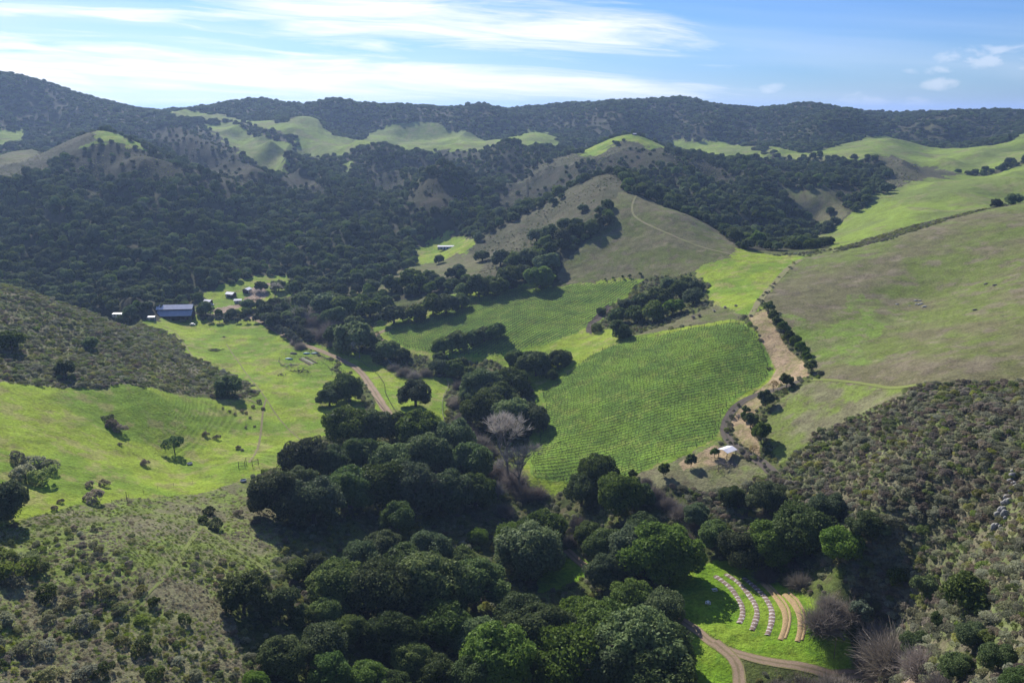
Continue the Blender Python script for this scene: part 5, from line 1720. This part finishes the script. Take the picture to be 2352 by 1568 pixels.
# long shed in the side meadow
p = at(1025, 572, 700, 960)
kx = mpp(p)
sh = thing('livestock_shed', 'long low shed with white roof in the bright side meadow', 'shed', p, .03)
Ls = 38 * kx
b = MB()
b.box((0, 0, 1.1), (Ls, 4.4, 3.4))
b.build('wall', M['dark_wall'], sh)
b = MB()
b.slab([(-Ls / 2 - .3, -2.7, 3.0), (Ls / 2 + .3, -2.7, 3.0), (Ls / 2 + .3, .6, 3.9), (-Ls / 2 - .3, .6, 3.9)], .12)
b.slab([(Ls / 2 + .3, 3.0, 3.2), (-Ls / 2 - .3, 3.0, 3.2), (-Ls / 2 - .3, .6, 3.9), (Ls / 2 + .3, .6, 3.9)], .12)
b.build('roof', M['white_roof'], sh)
for i in range(5):
    b = MB()
    b.box((-Ls / 2 + (i + .5) * Ls / 5, -2.24, 1.1), (Ls / 7, .08, 2.1))
    b.build('door', M['metal_low'], sh)

# white trailer and small white hut at the barn
p = at(281, 728, 500, 700)
tr = thing('house_trailer', 'long white trailer half hidden behind the brushy hill', 'trailer', p, -.05)
Lt = 41 * mpp(p)
b = MB()
b.box((0, 0, 1.5), (Lt, 3.0, 2.5))
b.build('body', M['white_paint'], tr)
b = MB()
b.slab([(-Lt / 2 - .2, -1.7, 2.85), (Lt / 2 + .2, -1.7, 2.85), (Lt / 2 + .2, 1.7, 3.05), (-Lt / 2 - .2, 1.7, 3.05)], .12)
b.build('roof', M['white_roof'], tr)
for i in range(5):
    b = MB()
    b.box((-Lt / 2 + (i + .7) * Lt / 5.4, -1.53, 1.75), (1.3, .05, .9))
    b.build('window', M['glass'], tr)
for sx in (-.3, .3):
    for sy in (-1.2, 1.2):
        b = MB()
        b.tube([(sx * Lt, sy - .15, .1), (sx * Lt, sy + .15, .1)], .38, 12)
        b.build('wheel', M['rubber'], tr)
p = at(349, 734, 500, 700)
hu = thing('hut', 'small pale hut with white roof beside the left end of the barn', 'hut', p, .1)
gable(hu, 15 * mpp(p), 3.6, 2.4, .5, .3, 'white_roof', 'grey_wall', 1, True)
# ridge-top hut and pavilion
p = at(1425, 399, 700, 960)
cb = thing('hilltop_hut', 'tiny pale hut on the summit of the central hill', 'hut', p, .2)
gable(cb, 5.5, 4.0, 2.6, .7, .3, 'white_roof', 'grey_wall', 1, True)
p = at(1457, 311, 1150, 1400)
cb = thing('hilltop_hut', 'tiny hut on the green cap of the second hill behind', 'hut', p, .2)
gable(cb, 5.0, 4.0, 2.4, .7, .3, 'metal_roof', 'dark_wall', 1, True)

p = at(1670, 1046, 250, 420)
k = mpp(p)
pv = thing('pavilion', 'open pavilion with shallow pale metal roof beside the dark road', 'pavilion', p, .62)
W_ = 28 * k
b = MB()
b.slab([(-W_ * .62, -W_ * .52, 3.0), (W_ * .62, -W_ * .52, 3.0), (W_ * .62, 0, 3.75), (-W_ * .62, 0, 3.75)], .1)
b.slab([(W_ * .62, W_ * .52, 3.0), (-W_ * .62, W_ * .52, 3.0), (-W_ * .62, 0, 3.75), (W_ * .62, 0, 3.75)], .1)
b.build('roof', M['metal_roof'], pv)
for sx in (-1, 1):
    for sy in (-1, 1):
        b = MB()
        b.box((sx * W_ * .54, sy * W_ * .42, 1.3), (.22, .22, 3.45))
        b.build('post', M['wood'], pv)
b = MB()
for sy in (-1, 1):
    b.box((0, sy * W_ * .42, 2.92), (W_ * 1.1, .18, .22))
b.build('beam', M['wood'], pv)


# ------------------------------------------------------------------ vehicles
def vehicle(px, py, label, paint, rz, y0=480, y1=800, L_=4.6):
    p = at(px, py, y0, y1)
    o = thing('parked_car', label, 'car', (p.x, p.y, p.z + .05), rz)
    b = MB()
    b.box((0, 0, .68), (L_, 1.8, .62), top=.97)
    b.box((-.25, 0, 1.30), (L_ * .6, 1.6, .64), top=.82)
    b.build('body', M[paint], o)
    b = MB()
    b.box((-.25, 0, 1.30), (L_ * .54, 1.64, .42), top=.88)
    b.box((-.25, 0, 1.30), (L_ * .61, 1.3, .42), top=.86)
    b.build('window', M['glass'], o)
    for sx in (-.31, .31):
        for sy in (-.85, .85):
            b = MB()
            b.tube([(sx * L_, sy - .1, .33), (sx * L_, sy + .1, .33)], .34, 14)
            b.build('wheel', M['rubber'], o)
    for sy in (-.6, .6):
        b = MB()
        b.box((L_ / 2 + .01, sy, .78), (.06, .36, .16))
        b.build('headlight', M['white_paint'], o)


vehicle(478, 708, 'white and dark car parked under the trees by the cabin', 'car_paint', -.6)
vehicle(486, 701, 'pale car parked just beyond the first by the half hidden cabin', 'car_paint', -.5)
vehicle(520, 739, 'pale vehicle parked between the olive trees at the yard', 'car_dark', .1)
vehicle(443, 747, 'small white vehicle at the right end of the barn', 'car_paint', .1, L_=4.0)


# ------------------------------------------------------------------ horse
def horse(px, py):
    p = at(px, py)
    o = thing('horse', 'dark horse grazing with its head down in the pasture', 'horse', p, 2.7)
    verts, rad, edges = [], [], []

    def chain(pts, rs_, start=None):
        prev = start
        for q_, r_ in zip(pts, rs_):
            verts.append(q_)
            rad.append(r_)
            if prev is not None:
                edges.append((prev, len(verts) - 1))
            prev = len(verts) - 1
        return prev

    chain([(-.75, 0, 1.22), (-.35, 0, 1.18), (.1, 0, 1.16), (.5, 0, 1.2)], [.30, .33, .34, .30])
    chain([(.82, 0, 1.18), (1.08, 0, .95), (1.28, 0, .66), (1.36, 0, .46), (1.44, 0, .22), (1.47, 0, .10)], [.21, .15, .12, .12, .085, .07], 3)
    for s in (-.17, .17):
        chain([(.5, s, .85), (.52, s, .48), (.5, s, .22), (.53, s, .04)], [.12, .065, .05, .065], 3)
        chain([(-.75, s, .9), (-.62, s, .68), (-.85, s, .46), (-.82, s, .2), (-.78, s, .04)], [.17, .11, .07, .05, .065], 0)
        chain([(1.34, s * .5, .6)], [.035], 7)
    me = bpy.data.meshes.new('body')
    me.from_pydata(verts, edges, [])
    bo = obj('body', me, M['black'], o)
    sk = bo.modifiers.new('skin', 'SKIN')
    for v, r_ in zip(me.skin_vertices[0].data, rad):
        v.radius = (r_, r_)
    me.skin_vertices[0].data[0].use_root = True
    ss = bo.modifiers.new('smooth', 'SUBSURF')
    ss.levels = ss.render_levels = 1
    b = MB()
    b.tube([(-1.0, 0, 1.32), (-1.12, 0, 1.1), (-1.14, 0, .75), (-1.1, 0, .5)], [.05, .07, .06, .02], 6)
    b.build('tail', M['black'], o)
    b = MB()
    b.tube([(.55, 0, 1.5), (.85, 0, 1.36), (1.12, 0, 1.08), (1.3, 0, .78)], [.03, .06, .05, .02], 5)
    b.build('mane', M['black'], o)


horse(515, 776)


# ------------------------------------------------------------------ garden beds, tables, piles, rocks
def bed(line, label, w_, mat, side=None):
    L_ = spots_at(line, 150, 300)
    o = strip('garden_bed', L_, w_, M[mat], .06, 8, .24, .2, 77)
    tag(o, label, 'garden bed', 'curved garden beds')
    if side:
        s_ = strip('straw_edge', [(q_.x + side[0], q_.y + side[1]) for q_ in L_], w_ * .5, M['straw'], .05, 6, .2, .12, 79)
        s_.parent = o
    return o


bed([(1642, 1322), (1662, 1336), (1680, 1352), (1696, 1375), (1705, 1395), (1705, 1415), (1697, 1431)], 'curved garden bed of brown mulch and white cloth, nearest the picnic tables', 1.75, 'mulch')
bed([(1666, 1318), (1689, 1332), (1711, 1354), (1729, 1379), (1738, 1399), (1737, 1420), (1727, 1447)], 'curved mulch and white cloth garden bed, second from the picnic tables', 1.75, 'mulch')
bed([(1707, 1326), (1729, 1343), (1752, 1365), (1766, 1386), (1773, 1406), (1771, 1433), (1762, 1458)], 'curved mulch and white cloth garden bed next to the straw beds', 1.75, 'mulch')
bed([(1750, 1338), (1770, 1357), (1790, 1383), (1802, 1406), (1804, 1428), (1799, 1451), (1792, 1469)], 'straw covered curved garden bed beside the mulch beds', 1.7, 'straw', (1.55, .3))
bed([(1801, 1364), (1820, 1381), (1835, 1410), (1838, 1435), (1836, 1456), (1831, 1473)], 'straw covered curved garden bed farthest from the picnic tables', 1.7, 'straw', (1.55, .3))


def picnic(px, py, label, rz):
    p = at(px, py, 150, 320)
    o = thing('picnic_table', label, 'picnic table', p, rz, 'picnic tables by the garden')
    b = MB()
    for i in range(4):
        b.box((0, -.3 + i * .2, .75), (1.8, .18, .05))
    b.build('table_top', M['white_paint'], o)
    for s in (-1, 1):
        b = MB()
        b.box((0, s * .72, .45), (1.8, .26, .05))
        b.build('seat', M['white_paint'], o)
    for s in (-1, 1):
        b = MB()
        b.box((s * .6, .28, .36), (.08, .08, .85), rx=-.5)
        b.box((s * .68, -.28, .36), (.08, .08, .85), rx=.5)
        b.box((s * .76, 0, .41), (.06, 1.6, .08))
        b.build('leg', M['white_paint'], o)


picnic(1641, 1356, 'white picnic table in tree shade beside the curved beds, the farther one', .2)
picnic(1626, 1386, 'white picnic table deep in tree shade, the nearer one', 1.3)


def lump(name, loc, dims, seed, mat, parent=None, smooth=False):
    r = np.random.default_rng(seed)
    d = ICO_V
    nz = np.zeros(len(d))
    for _ in range(5):
        ax = unit(r.normal(size=(1, 3)))[0]
        nz += np.maximum(0, d @ ax - .35) * r.uniform(-.5, .6)
    v = d * (1 + nz + .07 * r.normal(size=len(d)))[:, None] * np.array(dims)
    o = obj(name, mesh_np(name, v, ICO_F), M[mat], parent, smooth)
    o.location = loc
    return o


def heap(name, px, py, label, cat, n_, ln, rad_, mat, seed, spread_=1.5, y0=90, y1=1000):
    """a pile of logs and branches, one tangle"""
    p = at(px, py, y0, y1)
    r = random.Random(seed)
    b = MB()
    for i in range(n_):
        a, t = r.uniform(0, 6.28), r.uniform(-.3, .5)
        d = Vector((math.cos(a) * math.cos(t), math.sin(a) * math.cos(t), math.sin(t) * .6)) * r.uniform(.4, 1) * ln / 2
        c = Vector((r.gauss(0, spread_), r.gauss(0, spread_ * .7), r.uniform(.1, .5 + spread_ * .25)))
        b.tube([c - d, c + Vector((0, 0, r.uniform(-.1, .1))), c + d], [rad_ * r.uniform(.5, 1), rad_ * .8, rad_ * .3], 5)
    o = b.build(name, M[mat])
    o.location = p
    return tag(o, label, cat)


heap('brush_pile', 1672, 1068, 'tangled pile of cut branches under the pavilion', 'brush pile', 90, 3.2, .10, 'bark_pale', 31, 2.2)
heap('fallen_branch', 1697, 1018 - 60, 'pale fallen branch on the straw inside the road bend', 'branch', 10, 5.0, .14, 'bark_pale', 33, 1.0, 250, 420)
heap('log_pile', 690, 853, 'row of dark logs along the lower garden fence', 'log pile', 34, 3.0, .22, 'wood', 34, 3.0)
heap('log_pile', 662, 840, 'stack of old boards along the left garden fence', 'log pile', 30, 3.4, .18, 'wood_pale', 35, 2.6)
heap('log_pile', 648, 862, 'small separate row of logs outside the garden', 'log pile', 14, 2.6, .2, 'wood', 36, 1.6)
heap('fallen_branch', 492, 806, 'large dark fallen limb lying in the pasture', 'branch', 16, 9.0, .20, 'bark', 37, 2.5)
heap('fallen_branch', 740, 1030, 'short dead branch on the grass near the wood', 'branch', 6, 3.0, .09, 'bark', 38, .8, 200, 500)
heap('fallen_branch', 1768, 848, 'dark debris on the straw strip beside the tree row', 'branch', 18, 2.6, .16, 'bark', 39, 1.2, 250, 480)
for (px, py, lab, mat) in ((672, 812, 'dark covered heap at the top left of the garden', 'rock_dark'), (664, 824, 'crumpled blue-green tarp beside the dark garden heap', 'tarp'),
                           (706, 812, 'blue-green tarp along the upper garden fence', 'tarp'), (722, 812, 'pale blue tarp by the garden\'s upper right corner', 'tarp')):
    p = at(px, py, 300, 700)
    tag(lump('garden_heap' if mat == 'rock_dark' else 'tarp', p, (2.6, 1.6, .9), int(px), mat), lab, 'tarp' if mat == 'tarp' else 'heap')
for i, (a, b_) in enumerate((((688, 824), (712, 838)), ((694, 822), (720, 836)), ((702, 820), (728, 834)))):
    L_ = spots_at([a, b_], 300, 700)
    o = strip('vegetable_bed', L_, 1.6, M['soil' if i != 1 else 'wood_pale'], .1, 4, .3, .1, 80 + i)
    tag(o, ('dark raised vegetable bed in the garden, left one', 'pale boarded vegetable bed in the middle of the garden', 'dark raised vegetable bed in the garden, right one')[i], 'vegetable bed')
rr = random.Random(9)
for i in range(9):
    px, py = 2110 + rr.gauss(0, 22), 700 + rr.gauss(0, 9)
    s_ = rr.uniform(.5, 1.1)
    o = lump('boulder', at(px, py, 300, 600), (s_ * 1.3, s_, s_ * .6), 900 + i, 'rock')
    tag(o, 'small pale boulder in the scatter on the dry hillside', 'boulder', 'pale boulders on the dry hillside')
for i in range(3):
    o = lump('boulder', at((2265, 2285, 2240)[i], (652, 655, 712)[i], 300, 600), (1.3, .9, .6), 930 + i, 'rock_dark')
    tag(o, ('dark boulder high on the dry hillside, left of two', 'dark boulder high on the dry hillside, right of two', 'dark boulder below the other two on the dry hillside')[i], 'boulder')
for i in range(26):
    px, py = 2325 - 45 * (i / 25) ** 2 + rr.gauss(0, 9), 1090 + i * 5.2 + rr.gauss(0, 4)
    s_ = rr.uniform(.5, 1.15)
    o = lump('rock_outcrop', at(px, py, 120, 320) + Vector((0, 0, .5)), (s_ * 1.2, s_ * .8, s_ * 1.3), 960 + i, 'rock_grey')
    tag(o, 'pale grey rock in the outcrop at the right edge of the chaparral', 'rock', 'rocks of the outcrop in the chaparral')
for i in range(16):
    t = i / 15
    o = lump('border_stone', at(1868 + 70 * t, 1405 + 62 * t, 150, 300), (.4, .35, .3), 990 + i, 'rock')
    tag(o, 'small pale stone in the border between garden grass and thicket', 'stone', 'border stones of the garden')

# ------------------------------------------------------------------ air
hb = MB()
hb.box((0, 20400, 95), (60500, 42400, 350))
hz = hb.build('haze', None)
hm = bpy.data.materials.new('haze')
hm.use_nodes = True
t = NT(hm.node_tree)
pvn = t.n('ShaderNodeVolumePrincipled')
pvn.inputs['Color'].default_value = (.44, .63, 1.0, 1)
pvn.inputs['Density'].default_value = .000085
pvn.inputs['Anisotropy'].default_value = .35
o_ = t.n('ShaderNodeOutputMaterial')
t.l(pvn.outputs[0], o_.inputs['Volume'])
hz.data.materials.append(hm)
tag(hz, kind='stuff')
print('OAKS', N_OAK[0], 'objects', len(bpy.data.objects))

for o in bpy.data.objects:
    if 'label' in o and len(o['label'].split()) > 16:
        print('LONG', len(o['label'].split()), o['label'])
